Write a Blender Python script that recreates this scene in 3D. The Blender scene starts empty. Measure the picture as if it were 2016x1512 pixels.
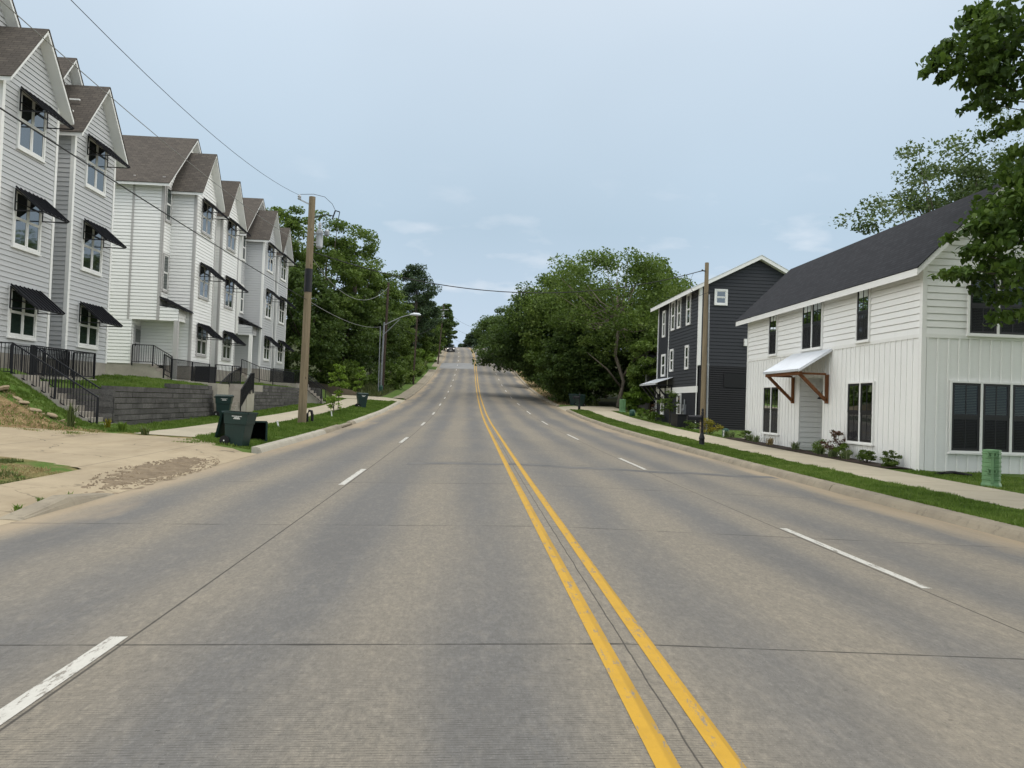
import bpy, math, random
import numpy as np
from mathutils import Vector, Matrix

rng = np.random.default_rng(7)
random.seed(7)
R = math.radians
SC = bpy.context.scene

# ------------------------------------------------------------------ camera
cd = bpy.data.cameras.new('camera')
cam = bpy.data.objects.new('camera', cd)
SC.collection.objects.link(cam)
cd.sensor_fit = 'HORIZONTAL'; cd.sensor_width = 36.0
cd.lens = 36.0 * 1514.0 / 2016.0
cd.clip_start = 0.05; cd.clip_end = 5000
YAW, PITCH, ROLL = R(3.1), R(1.4), R(2.0)
fw = Vector((math.sin(YAW) * math.cos(PITCH), math.cos(YAW) * math.cos(PITCH), math.sin(PITCH)))
r0 = Vector((math.cos(YAW), -math.sin(YAW), 0)); u0 = r0.cross(fw)
rt = r0 * math.cos(ROLL) + u0 * math.sin(ROLL); up = -r0 * math.sin(ROLL) + u0 * math.cos(ROLL)
cam.matrix_world = Matrix(((rt.x, up.x, -fw.x, -1.12), (rt.y, up.y, -fw.y, 0), (rt.z, up.z, -fw.z, 1.64), (0, 0, 0, 1)))
SC.camera = cam

# ------------------------------------------------------------------ light and sky
SUN_EL, SUN_AZ = R(70), R(175)      # azimuth clockwise from +y: high, behind the camera
SIDE, ZEN = 3.3, 1.5
w = bpy.data.worlds.new('World'); SC.world = w; w.use_nodes = True
nt = w.node_tree; nd = nt.nodes; lk = nt.links
bg = nd['Background']; bg.inputs['Strength'].default_value = 0.1
sky = nd.new('ShaderNodeTexSky'); sky.sky_type = 'NISHITA'; sky.sun_disc = False
sky.sun_elevation = SUN_EL; sky.sun_rotation = SUN_AZ; sky.air_density = 1.0; sky.dust_density = 2.0
tc = nd.new('ShaderNodeTexCoord'); sx = nd.new('ShaderNodeSeparateXYZ'); lk.new(tc.outputs['Generated'], sx.inputs[0])
rp = nd.new('ShaderNodeValToRGB'); lk.new(sx.outputs['Z'], rp.inputs[0])
els = rp.color_ramp.elements
stops = [(0.0, (.62, .735, .86)), (.06, (.585, .705, .85)), (.22, (.497, .632, .752)), (.42, (.622, .735, .845)), (.6, (.80, .87, .95)), (1.0, (1.15, 1.17, 1.2))]
els[0].position = 0; els[0].color = (*stops[0][1], 1); els[1].position = 1; els[1].color = (*stops[-1][1], 1)
for p, c in stops[1:-1]:
    e = els.new(p); e.color = (*c, 1)
mp = nd.new('ShaderNodeMapping'); mp.inputs['Scale'].default_value = (6.5, 6.5, 19.0); mp.inputs['Location'].default_value = (.35, 1.3, .0)
lk.new(tc.outputs['Generated'], mp.inputs[0])
cn = nd.new('ShaderNodeTexNoise'); cn.inputs['Scale'].default_value = 1.5; cn.inputs['Detail'].default_value = 5; cn.inputs['Roughness'].default_value = .5
lk.new(mp.outputs[0], cn.inputs['Vector'])
cr = nd.new('ShaderNodeMapRange'); cr.inputs[1].default_value = .54; cr.inputs[2].default_value = .70; lk.new(cn.outputs[0], cr.inputs[0])
br = nd.new('ShaderNodeMapRange'); br.inputs[1].default_value = .30; br.inputs[2].default_value = .12; lk.new(sx.outputs['Z'], br.inputs[0])
mu = nd.new('ShaderNodeMath'); mu.operation = 'MULTIPLY'; lk.new(cr.outputs[0], mu.inputs[0]); lk.new(br.outputs[0], mu.inputs[1])
n2 = nd.new('ShaderNodeTexNoise'); n2.inputs['Scale'].default_value = 2.2; n2.inputs['Detail'].default_value = 3; lk.new(tc.outputs['Generated'], n2.inputs['Vector'])
mc = nd.new('ShaderNodeMix'); mc.data_type = 'RGBA'; mc.inputs[7].default_value = (.80, .86, .93, 1)
lk.new(mu.outputs[0], mc.inputs[0]); lk.new(rp.outputs[0], mc.inputs[6])
vr = nd.new('ShaderNodeMapRange'); vr.inputs[3].default_value = 9.5; vr.inputs[4].default_value = 11.8; lk.new(n2.outputs[0], vr.inputs[0])
sc10 = nd.new('ShaderNodeVectorMath'); sc10.operation = 'SCALE'; 
# the thin overcast is boosted overhead and to both sides, to brighten the house fronts
ax = nd.new('ShaderNodeMath'); ax.operation = 'ABSOLUTE'; lk.new(sx.outputs['X'], ax.inputs[0])
sf = nd.new('ShaderNodeMapRange'); sf.interpolation_type = 'SMOOTHSTEP'; sf.inputs[1].default_value = .56; sf.inputs[2].default_value = .92; sf.inputs[3].default_value = 1.0; sf.inputs[4].default_value = SIDE; lk.new(ax.outputs[0], sf.inputs[0])
zf = nd.new('ShaderNodeMapRange'); zf.interpolation_type = 'SMOOTHSTEP'; zf.inputs[1].default_value = .52; zf.inputs[2].default_value = .9; zf.inputs[3].default_value = 1.0; zf.inputs[4].default_value = ZEN; lk.new(sx.outputs['Z'], zf.inputs[0])
m1 = nd.new('ShaderNodeMath'); m1.operation = 'MULTIPLY'; lk.new(sf.outputs[0], m1.inputs[0]); lk.new(zf.outputs[0], m1.inputs[1])
m2 = nd.new('ShaderNodeMath'); m2.operation = 'MULTIPLY'; lk.new(m1.outputs[0], m2.inputs[0]); lk.new(vr.outputs[0], m2.inputs[1])
sb = nd.new('ShaderNodeMath'); sb.operation = 'SUBTRACT'; sb.inputs[1].default_value = 1.0; sb.use_clamp = True; lk.new(m1.outputs[0], sb.inputs[0])
wm = nd.new('ShaderNodeMix'); wm.data_type = 'RGBA'; wm.inputs[7].default_value = (.79, .785, .755, 1); lk.new(sb.outputs[0], wm.inputs[0]); lk.new(mc.outputs[2], wm.inputs[6])
lk.new(wm.outputs[2], sc10.inputs[0]); lk.new(m2.outputs[0], sc10.inputs['Scale'])
mx = nd.new('ShaderNodeMix'); mx.data_type = 'RGBA'; mx.inputs[0].default_value = .90
lk.new(sky.outputs[0], mx.inputs[6]); lk.new(sc10.outputs[0], mx.inputs[7]); lk.new(mx.outputs[2], bg.inputs['Color'])

sd = bpy.data.lights.new('sun', 'SUN'); sd.energy = 1.3; sd.angle = R(22); sd.color = (1.0, .95, .87)
so = bpy.data.objects.new('sun', sd); SC.collection.objects.link(so)
sdir = Vector((math.sin(SUN_AZ) * math.cos(SUN_EL), math.cos(SUN_AZ) * math.cos(SUN_EL), math.sin(SUN_EL)))
so.rotation_euler = sdir.to_track_quat('Z', 'Y').to_euler(); so.location = (0, -20, 60)

SC.view_settings.view_transform = 'Standard'; SC.view_settings.look = 'None'
SC.view_settings.exposure = 0.0; SC.view_settings.gamma = 1.0
SC.render.engine = 'CYCLES'
SC.cycles.use_denoising = True
SC.cycles.max_bounces = 6; SC.cycles.transparent_max_bounces = 12; SC.cycles.diffuse_bounces = 3

# ------------------------------------------------------------------ material helpers
class NT:
    def __init__(s, name, rough=.7, spec=.3):
        s.m = bpy.data.materials.new(name); s.m.use_nodes = True
        s.t = s.m.node_tree; s.n = s.t.nodes; s.l = s.t.links
        s.b = s.n['Principled BSDF']; s.b.inputs['Roughness'].default_value = rough
        s.b.inputs['Specular IOR Level'].default_value = spec
    def val(s, x, inp):
        if hasattr(x, 'is_output'): s.l.new(x, inp)
        else:
            if isinstance(x, tuple) and len(x) == 3 and inp.type == 'RGBA': x = (*x, 1)
            inp.default_value = x
    def math(s, op, a, b=0.0, clamp=False):
        q = s.n.new('ShaderNodeMath'); q.operation = op; q.use_clamp = clamp
        s.val(a, q.inputs[0]); s.val(b, q.inputs[1]); return q.outputs[0]
    def mix(s, f, a, b):
        q = s.n.new('ShaderNodeMix'); q.data_type = 'RGBA'; s.val(f, q.inputs[0]); s.val(a, q.inputs[6]); s.val(b, q.inputs[7]); return q.outputs[2]
    def ramp(s, x, lo, hi, a=0.0, b=1.0):
        q = s.n.new('ShaderNodeMapRange'); s.val(x, q.inputs[0]); s.val(lo, q.inputs[1]); s.val(hi, q.inputs[2]); q.inputs[3].default_value = a; q.inputs[4].default_value = b; return q.outputs[0]
    def coord(s, kind='Object'):
        if not hasattr(s, 'tc'): s.tc = s.n.new('ShaderNodeTexCoord')
        return s.tc.outputs[kind]
    def mapping(s, v, scale):
        q = s.n.new('ShaderNodeMapping'); s.l.new(v, q.inputs[0]); q.inputs['Scale'].default_value = scale; return q.outputs[0]
    def noise(s, v, scale, detail=4, rough=.55):
        q = s.n.new('ShaderNodeTexNoise'); s.l.new(v, q.inputs['Vector']); q.inputs['Scale'].default_value = scale; q.inputs['Detail'].default_value = detail; q.inputs['Roughness'].default_value = rough; return q.outputs[0]
    def vor(s, v, scale):
        q = s.n.new('ShaderNodeTexVoronoi'); s.l.new(v, q.inputs['Vector']); q.inputs['Scale'].default_value = scale; return q.outputs['Distance']
    def island(s):
        return s.n.new('ShaderNodeNewGeometry').outputs['Random Per Island']
    def xyz(s, v):
        q = s.n.new('ShaderNodeSeparateXYZ'); s.l.new(v, q.inputs[0]); return q.outputs
    def bump(s, h, strength=.3, dist=.02):
        q = s.n.new('ShaderNodeBump'); q.inputs['Strength'].default_value = strength; q.inputs['Distance'].default_value = dist; s.l.new(h, q.inputs['Height']); s.l.new(q.outputs[0], s.b.inputs['Normal'])
    def out(s, col): s.val(col, s.b.inputs['Base Color']); return s.m

def mottled(name, c, var=.12, scale=2.0, rough=.7, spec=.3, fine=60, metal=0.0, bump=.0):
    q = NT(name, rough, spec); v = q.coord()
    n = q.noise(v, scale, 5); f = q.noise(v, fine, 2)
    k = q.math('ADD', q.ramp(n, .3, .7, -var, var), q.ramp(f, .3, .7, -var * .5, var * .5))
    k = q.math('ADD', k, 1.0)
    vm = q.n.new('ShaderNodeVectorMath'); vm.operation = 'SCALE'; vm.inputs[0].default_value = c; q.l.new(k, vm.inputs['Scale'])
    q.b.inputs['Metallic'].default_value = metal
    if bump: q.bump(f, bump, .01)
    return q.out(vm.outputs[0])

M = {}
def road_material():
    q = NT('road_concrete', .8, .25); uv = q.coord('UV'); X = q.xyz(uv); u, v = X[0], X[1]
    au = q.math('ABSOLUTE', u)
    tr = q.ramp(q.math('COSINE', q.math('MULTIPLY', u, 2 * math.pi / 1.675)), -1, 1, 1, 0)
    n1 = q.noise(q.mapping(uv, (.9, .16, 1)), 1.0, 5); n2 = q.noise(q.mapping(uv, (.35, .05, 1)), 1.0, 3)
    slab = q.n.new('ShaderNodeTexWhiteNoise'); slab.noise_dimensions = '2D'
    cv = q.n.new('ShaderNodeCombineXYZ'); q.l.new(q.math('FLOOR', q.math('DIVIDE', u, 3.35)), cv.inputs[0])
    vs = q.math('DIVIDE', q.math('SUBTRACT', v, 5.28), 4.86); q.l.new(q.math('FLOOR', vs), cv.inputs[1]); q.l.new(cv.outputs[0], slab.inputs['Vector'])
    t = q.math('ADD', q.math('MULTIPLY', tr, .95), q.ramp(n1, .3, .7, -.35, .35)); t = q.math('ADD', t, q.ramp(n2, .35, .65, -.25, .25), True)
    col = q.mix(t, (.275, .241, .188), (.158, .155, .151))
    col = q.mix(q.ramp(slab.outputs[0], 0, 1, 0, .22), col, (.17, .155, .13))
    # grain, stones, dark specks
    fine = q.noise(q.mapping(uv, (1, .42, 1)), 26, 8, .9); st = q.vor(q.mapping(uv, (1, .55, 1)), 70)
    col = q.mix(q.ramp(fine, .34, .58, .75, 0), col, (.085, .08, .07)); col = q.mix(q.ramp(fine, .56, .72, 0, .45), col, (.40, .37, .31))
    med = q.noise(q.mapping(uv, (1, .35, 1)), 9, 5, .7); col = q.mix(q.ramp(med, .35, .65, .28, 0), col, (.13, .12, .105)); col = q.mix(q.ramp(med, .5, .75, 0, .25), col, (.32, .28, .22))
    col = q.mix(q.ramp(st, .03, .16, .5, 0), col, (.45, .42, .37)); st2 = q.vor(q.mapping(uv, (.8, .5, 1)), 42); col = q.mix(q.ramp(st2, .04, .13, .7, 0), col, (.055, .05, .043))
    sp = q.vor(q.mapping(uv, (.8, 2.2, 1)), 2.6); col = q.mix(q.ramp(sp, .022, .04, .8, 0), col, (.04, .038, .033)); oil = q.noise(q.mapping(uv, (.55, .12, 1)), 1.6, 4, .6); col = q.mix(q.math('MULTIPLY', q.ramp(oil, .5, .75, 0, .5), q.ramp(tr, .3, .9)), col, (.10, .098, .095))
    stn = q.noise(q.mapping(uv, (1.5, 1.0, 1)), 2.2, 6, .7); col = q.mix(q.ramp(stn, .60, .78, 0, .35), col, (.14, .125, .105))
    # transverse tining, seen close to the camera
    wv = q.math('SINE', q.math('MULTIPLY', v, 2 * math.pi / .026)); bk = q.noise(q.mapping(uv, (3.0, 30, 1)), 4.0, 3)
    tin = q.math('MULTIPLY', q.ramp(wv, .2, 1, 0, 1), q.ramp(bk, .42, .62, 0, 1))
    left = q.ramp(u, .05, .6, 1, .25)
    tin = q.math('MULTIPLY', tin, left)
    near = q.ramp(v, 6.5, 3.4, .12, 1)
    tin = q.math('MULTIPLY', tin, near)
    col = q.mix(q.math('MULTIPLY', tin, .85), col, (.07, .065, .058))
    # sandy gutters
    g = q.math('ADD', q.ramp(au, 5.5, 6.85), q.ramp(n1, .3, .7, -.4, .4))
    col = q.mix(q.ramp(g, .45, .95, 0, .75), col, (.36, .285, .19))
    # sawn joints
    wob = q.noise(q.mapping(uv, (1, 1, 1)), 1.7, 4); wb = q.ramp(wob, .3, .7, -.012, .012)
    fr = q.math('FRACT', q.math('ADD', vs, .5)); jd = q.math('MULTIPLY', q.math('ABSOLUTE', q.math('SUBTRACT', fr, .5)), 4.86)
    jd = q.math('ABSOLUTE', q.math('ADD', jd, wb))
    jt = q.ramp(jd, .006, .014, .85, 0)
    wb2 = q.ramp(q.noise(q.mapping(uv, (1, .9, 1)), 2.3, 5), .3, .7, -.006, .006)
    c0 = q.math('ABSOLUTE', q.math('ADD', u, wb2)); l0 = q.ramp(c0, .002, .008, .8, 0)
    c1 = q.math('ABSOLUTE', q.math('SUBTRACT', q.math('ABSOLUTE', u), 3.37)); l1 = q.ramp(c1, .005, .013, .8, 0)
    j = q.math('MAXIMUM', jt, q.math('MAXIMUM', l0, l1))
    col = q.mix(j, col, (.035, .032, .028))
    h = q.math('SUBTRACT', q.math('MULTIPLY', fine, .35), q.math('ADD', tin, j))
    q.bump(h, .45, .006)
    return q.out(col)

def paint_material(name, c, worn):
    q = NT(name, .65, .35); uv = q.coord('UV')
    n = q.noise(q.mapping(uv, (9, 2.2, 1)), 1.6, 8, .78); f = q.noise(q.mapping(uv, (1, .5, 1)), 45, 5, .85); X = q.xyz(uv)
    k = q.math('ADD', n, q.math('MULTIPLY', q.math('SUBTRACT', f, .5), .25))
    col = q.mix(q.ramp(f, .35, .7, .0, .3), c, tuple(x * .62 for x in c))
    col = q.mix(q.ramp(q.noise(uv, 3.5, 5), .5, .72, 0, .4), col, tuple(x * .7 for x in c))
    if name.startswith('yellow'):   # an older, duller coat shows along the right half of each line
        o1 = q.math('MULTIPLY', q.ramp(X[0], -.150, -.135), q.ramp(X[0], 0, .02, 1, 0)); o2 = q.ramp(X[0], .182, .188)
        nn = q.ramp(q.noise(q.mapping(uv, (1, .35, 1)), 1.2, 4), .4, .6, .35, 1); col = q.mix(q.math('MULTIPLY', q.math('ADD', o1, o2, True), nn), col, (.36, .21, .02))
    col = q.mix(q.ramp(k, worn, worn + .05, 0, .92), col, (.20, .18, .15))
    return q.out(col)

def concrete(name, c, c2, scale=1.0, joint=None, stain=.4, cracks=False):
    q = NT(name, .85, .2); v = q.coord('Object')
    n = q.noise(v, .8 * scale, 6, .62); f = q.noise(v, 90, 2); n3 = q.noise(v, 3.5 * scale, 5, .65)
    col = q.mix(q.ramp(n, .35, .68), c, c2)
    col = q.mix(q.ramp(f, .3, .7, .25, 0), col, tuple(x * .55 for x in c))
    col = q.mix(q.ramp(n3, .55, .75, 0, stain), col, tuple(x * .5 for x in c2))
    if joint:
        X = q.xyz(q.coord('UV'))
        d = q.math('ABSOLUTE', q.math('SUBTRACT', q.math('FRACT', q.math('DIVIDE', X[1], joint)), .5)); d = q.math('MULTIPLY', d, joint)
        col = q.mix(q.ramp(d, .006, .016, .75, 0), col, (.07, .065, .055))
    if cracks:
        wn = q.n.new('ShaderNodeTexNoise'); q.l.new(v, wn.inputs['Vector']); wn.inputs['Scale'].default_value = 1.6; wn.inputs['Detail'].default_value = 5
        va = q.n.new('ShaderNodeVectorMath'); va.operation = 'SCALE'; va.inputs['Scale'].default_value = .9; q.l.new(wn.outputs['Color'], va.inputs[0]); vb = q.n.new('ShaderNodeVectorMath'); q.l.new(v, vb.inputs[0]); q.l.new(va.outputs[0], vb.inputs[1])
        ck = q.n.new('ShaderNodeTexVoronoi'); ck.feature = 'DISTANCE_TO_EDGE'; ck.inputs['Scale'].default_value = .33; q.l.new(vb.outputs[0], ck.inputs['Vector'])
        col = q.mix(q.math('MULTIPLY', q.ramp(ck.outputs['Distance'], .003, .009, .85, 0), q.ramp(n, .42, .55)), col, (.06, .05, .035))
        col = q.mix(q.ramp(q.noise(q.mapping(v, (1.2, .25, 1)), 1.2, 6, .7), .5, .7, 0, .5), col, (.24, .185, .115))
    q.bump(q.math('ADD', f, q.math('MULTIPLY', n3, .5)), .35, .008)
    return q.out(col)

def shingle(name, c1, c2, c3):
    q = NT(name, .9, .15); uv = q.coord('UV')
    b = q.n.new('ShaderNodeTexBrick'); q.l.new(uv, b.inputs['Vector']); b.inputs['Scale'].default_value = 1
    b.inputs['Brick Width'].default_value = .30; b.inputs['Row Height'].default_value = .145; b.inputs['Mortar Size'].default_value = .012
    b.inputs['Color1'].default_value = (*c1, 1); b.inputs['Color2'].default_value = (*c2, 1); b.inputs['Mortar'].default_value = (*c3, 1); b.offset_frequency = 2; b.offset = .37  # the mortar colour paints dark shadow lines between the shingles
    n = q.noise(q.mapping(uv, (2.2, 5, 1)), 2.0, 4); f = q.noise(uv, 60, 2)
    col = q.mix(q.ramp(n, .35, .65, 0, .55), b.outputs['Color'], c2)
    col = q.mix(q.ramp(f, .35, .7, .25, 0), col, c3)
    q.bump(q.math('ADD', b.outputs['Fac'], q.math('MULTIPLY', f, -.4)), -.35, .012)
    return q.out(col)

def leaf(name, cols, transl=.3, var=1.2):
    q = NT(name, .55, .3); v = q.coord('Object'); r = q.island(); n = q.noise(v, var * .35, 3)
    n2 = q.noise(v, var * .09, 2)
    k = q.math('ADD', q.math('MULTIPLY', r, .55), q.ramp(n, .3, .7, -.1, .55))
    k = q.math('ADD', k, q.ramp(n2, .35, .65, -.2, .2), True)
    rp = q.n.new('ShaderNodeValToRGB'); q.l.new(k, rp.inputs[0]); e = rp.color_ramp.elements
    e[0].color = (*cols[0], 1); e[1].color = (*cols[2], 1); m = e.new(.5); m.color = (*cols[1], 1)
    q.l.new(rp.outputs[0], q.b.inputs['Base Color'])
    tb = q.n.new('ShaderNodeBsdfTranslucent')
    tcol = q.mix(.5, rp.outputs[0], (.10, .16, .02)); q.l.new(tcol, tb.inputs['Color'])
    ms = q.n.new('ShaderNodeMixShader'); ms.inputs[0].default_value = transl
    q.l.new(q.b.outputs[0], ms.inputs[1]); q.l.new(tb.outputs[0], ms.inputs[2]); q.l.new(ms.outputs[0], q.n['Material Output'].inputs['Surface'])
    return q.m

def ground_material():
    q = NT('ground_cover', .95, .1); v = q.coord('Object')
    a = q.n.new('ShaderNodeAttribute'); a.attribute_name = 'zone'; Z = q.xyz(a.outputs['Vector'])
    n = q.noise(v, .9, 6, .65); f = q.noise(v, 14, 4, .7); f2 = q.noise(q.mapping(v, (1, 1, .3)), 55, 3)
    grass = q.mix(q.ramp(n, .35, .7), (.075, .135, .025), (.13, .175, .05))
    grass = q.mix(q.ramp(f, .4, .7, 0, .5), grass, (.05, .085, .02))
    straw = q.mix(q.ramp(f, .35, .7), (.36, .27, .14), (.20, .13, .07)); straw = q.mix(q.ramp(n, .5, .72), straw, (.12, .15, .05))
    straw = q.mix(q.ramp(f2, .45, .65, 0, .6), straw, (.13, .085, .05)); n9 = q.noise(v, 2.3, 5, .7); straw = q.mix(q.ramp(n9, .48, .62, 0, .8), straw, (.15, .09, .05)); straw = q.mix(q.ramp(n9, .36, .28, 0, .8), straw, (.10, .13, .04))
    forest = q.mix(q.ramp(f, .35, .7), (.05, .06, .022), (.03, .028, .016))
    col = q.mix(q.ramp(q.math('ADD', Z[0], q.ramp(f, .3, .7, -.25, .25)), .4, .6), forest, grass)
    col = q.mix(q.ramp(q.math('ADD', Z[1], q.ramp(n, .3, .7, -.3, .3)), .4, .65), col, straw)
    q.bump(f, .6, .04)
    return q.out(col)

def glass(name, tint, rough=.03, ior=2.3):
    q = NT(name, rough, .8); v = q.coord()
    q.b.inputs['IOR'].default_value = ior
    n = q.noise(v, .7, 2); q.bump(n, .03, .05)
    return q.out(tint)

def clear_glass(name):
    q = NT(name, .02, .5); g = q.n.new('ShaderNodeBsdfGlossy'); g.inputs['Roughness'].default_value = .02; g.inputs['Color'].default_value = (.9, .95, .93, 1)
    t = q.n.new('ShaderNodeBsdfTransparent'); t.inputs['Color'].default_value = (.55, .62, .58, 1)
    fz = q.n.new('ShaderNodeFresnel'); fz.inputs['IOR'].default_value = 1.28
    ms = q.n.new('ShaderNodeMixShader'); q.l.new(q.math('ADD', fz.outputs[0], .03, True), ms.inputs[0]); q.l.new(t.outputs[0], ms.inputs[1]); q.l.new(g.outputs[0], ms.inputs[2])
    q.l.new(ms.outputs[0], q.n['Material Output'].inputs['Surface']); return q.m

def wood(name, c1, c2):
    q = NT(name, .8, .2); v = q.coord()
    n = q.noise(q.mapping(v, (9, 9, .45)), 2.2, 6, .7); k = q.noise(q.mapping(v, (2, 2, .35)), 1.0, 3)
    col = q.mix(q.ramp(n, .35, .65), c1, c2); col = q.mix(q.ramp(k, .5, .75, 0, .5), col, tuple(x * .5 for x in c2))
    kn = q.vor(q.mapping(v, (2, 2, .8)), 1.4); col = q.mix(q.ramp(kn, .05, .09, .8, 0), col, (.05, .035, .02))
    q.bump(n, .3, .01); return q.out(col)

def block_material():
    q = NT('retaining_block', .95, .1); v = q.coord(); r = q.island()
    n = q.noise(v, 3.0, 6, .7); f = q.noise(v, 28, 4, .7)
    col = q.mix(r, (.12, .115, .11), (.21, .20, .19)); col = q.mix(q.ramp(n, .45, .7, 0, .7), col, (.07, .066, .062))
    col = q.mix(q.ramp(f, .4, .7, .5, 0), col, (.035, .034, .032)); q.bump(f, .9, .03); return q.out(col)

def siding(name, c):
    q = NT(name, .6, .3); v = q.coord(); n = q.noise(v, .8, 4); g = q.noise(q.mapping(v, (3, 3, 40)), 2.0, 4)
    s = q.noise(q.mapping(v, (1.2, 1.2, .25)), 1.5, 5)
    col = q.mix(q.ramp(n, .3, .7, 0, .16), c, tuple(x * .78 for x in c)); col = q.mix(q.ramp(g, .4, .7, 0, .12), col, tuple(x * .7 for x in c))
    col = q.mix(q.ramp(s, .6, .8, 0, .25), col, tuple(x * .72 for x in c))
    return q.out(col)

M['road'] = road_material()
M['yellow'] = paint_material('yellow_line_paint', (.52, .30, .025), .56)
M['white_line'] = paint_material('white_line_paint', (.54, .525, .475), .53)
M['kerb'] = concrete('kerb_concrete', (.32, .28, .21), (.23, .2, .155), 1.5, None, .6)
M['kerb_new'] = concrete('pale_kerb_concrete', (.44, .41, .34), (.36, .33, .27), 1.5)
M['walk'] = concrete('pavement_concrete', (.46, .41, .31), (.39, .35, .265), .8, 1.52, .22)
M['drive'] = concrete('driveway_concrete', (.42, .345, .235), (.33, .27, .185), .7, 3.4, .35, True)
M['step'] = concrete('step_concrete', (.40, .37, .32), (.30, .275, .24), 1.5)
M['asphalt'] = concrete('asphalt_patch_fill', (.12, .119, .116), (.19, .182, .168), 2.0)
M['newslab'] = concrete('grey_slab_concrete', (.26, .265, .265), (.215, .215, .21), .6, None, .2)
M['ground'] = ground_material()
M['gravel'] = concrete('loose_gravel', (.25, .195, .13), (.16, .122, .082), 4)
M['gray_siding'] = siding('light_grey_siding', (.50, .51, .515))
M['white_siding'] = siding('white_siding', (.82, .822, .80))
M['white_trim'] = siding('white_trim', (.80, .80, .775))
M['gray_trim'] = siding('grey_trim', (.43, .42, .41))
M['dark_siding'] = siding('charcoal_siding', (.035, .037, .043))
M['darker'] = siding('black_slat_cladding', (.012, .012, .014))
M['brown_siding'] = siding('grey_brown_siding', (.09, .088, .085))
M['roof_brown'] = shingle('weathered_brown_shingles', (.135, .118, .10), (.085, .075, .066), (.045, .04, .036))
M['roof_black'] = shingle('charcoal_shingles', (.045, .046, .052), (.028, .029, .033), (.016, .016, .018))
M['metal_black'] = mottled('black_painted_metal', (.008, .008, .011), .2, 3, .5, .35)
M['metal_white'] = mottled('galvalume_metal', (.72, .75, .79), .06, 2, .38, .5, metal=.35)
M['steel'] = mottled('galvanised_steel', (.27, .285, .295), .15, 4, .45, .5, metal=.5)
M['pane'] = glass('window_pane_glass', (.015, .02, .02))
M['pane_green'] = glass('dim_window_glass', (.02, .032, .028), .06, 1.6)
M['clear'] = clear_glass('clear_window_glass')
q = NT('insect_screen_net', .9, .1); tq = q.n.new('ShaderNodeBsdfTransparent'); mq = q.n.new('ShaderNodeMixShader'); mq.inputs[0].default_value = .72
q.b.inputs['Base Color'].default_value = (.03, .03, .033, 1); q.l.new(tq.outputs[0], mq.inputs[1]); q.l.new(q.b.outputs[0], mq.inputs[2]); q.l.new(mq.outputs[0], q.n['Material Output'].inputs['Surface']); M['screen_net'] = q.m
M['blind'] = mottled('venetian_blind', (.30, .36, .32), .08, 2, .6)
M['screen'] = mottled('insect_screen_mesh', (.03, .03, .032), .1, 3, .8, .2)
M['dark'] = mottled('dark_interior', (.008, .008, .008), .1, 1, .9, .1)
M['black_frame'] = mottled('black_window_frame', (.012, .012, .013), .1, 3, .4, .4)
M['cedar'] = wood('stained_cedar', (.20, .085, .035), (.11, .045, .02))
M['pole'] = wood('treated_pole_wood', (.27, .215, .14), (.17, .135, .085))
M['pole_dark'] = wood('dark_pole_wood', (.09, .065, .05), (.05, .037, .03))
M['bark'] = wood('tree_bark', (.10, .085, .065), (.055, .046, .036))
M['bark_pale'] = wood('pale_bark', (.22, .19, .15), (.13, .11, .085))
M['bin'] = mottled('dark_green_bin_plastic', (.008, .028, .024), .15, 3, .45, .45)
M['bin_in'] = mottled('bin_inside_plastic', (.004, .006, .006), .1, 3, .7, .2)
M['tyre'] = mottled('black_rubber', (.012, .012, .012), .1, 8, .75, .3)
M['pedestal'] = mottled('green_pedestal_plastic', (.14, .27, .13), .12, 4, .55, .4)
M['cap_green'] = mottled('dark_green_cap_plastic', (.02, .075, .055), .1, 4, .5, .4)
M['door'] = mottled('grey_door_paint', (.36, .36, .36), .05, 3, .5)
M['block'] = block_material()
M['brown_wall'] = concrete('brown_low_wall', (.17, .14, .10), (.12, .10, .07), 2)
M['stone'] = concrete('broken_slab_stone', (.38, .30, .20), (.26, .2, .13), 4)
M['mulch'] = concrete('dark_mulch', (.05, .035, .025), (.03, .022, .017), 5)
M['wire'] = mottled('cable_sheath', (.02, .02, .02), .1, 3, .6)
M['wire_alu'] = mottled('aluminium_cable', (.22, .22, .21), .1, 3, .5)
M['porcelain'] = mottled('grey_porcelain', (.38, .40, .42), .1, 6, .35, .5)
M['label'] = mottled('white_plastic_marker', (.75, .75, .72), .05, 6, .6)
M['car_paint'] = mottled('dark_car_paint', (.025, .028, .038), .05, 3, .25, .6)
M['chrome'] = mottled('bright_chrome', (.7, .71, .73), .05, 3, .2, .6, metal=.9)
hl = NT('headlamp_lit', .3, .5); hl.b.inputs['Emission Color'].default_value = (1, .97, .9, 1); hl.b.inputs['Emission Strength'].default_value = 1.3; M['headlamp'] = hl.out((.8, .8, .8))
bl = NT('porch_bulb', .3, .5); bl.b.inputs['Emission Color'].default_value = (1, .75, .45, 1); bl.b.inputs['Emission Strength'].default_value = 4; M['bulb'] = bl.out((.8, .7, .5))
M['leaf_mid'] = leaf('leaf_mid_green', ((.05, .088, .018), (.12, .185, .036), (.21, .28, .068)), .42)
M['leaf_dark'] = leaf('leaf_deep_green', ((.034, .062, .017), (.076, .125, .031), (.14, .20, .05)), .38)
M['leaf_light'] = leaf('leaf_bright_green', ((.075, .14, .018), (.14, .225, .03), (.22, .31, .055)), .42)
M['leaf_sapling'] = leaf('leaf_young_maple', ((.11, .19, .02), (.20, .31, .035), (.32, .43, .075)), .45)
M['leaf_grey'] = leaf('leaf_grey_green', ((.035, .06, .02), (.085, .125, .045), (.18, .22, .10)), .35)
M['leaf_pine'] = leaf('needle_blue_green', ((.022, .044, .022), (.045, .078, .036), (.08, .12, .055)), .18)
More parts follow.
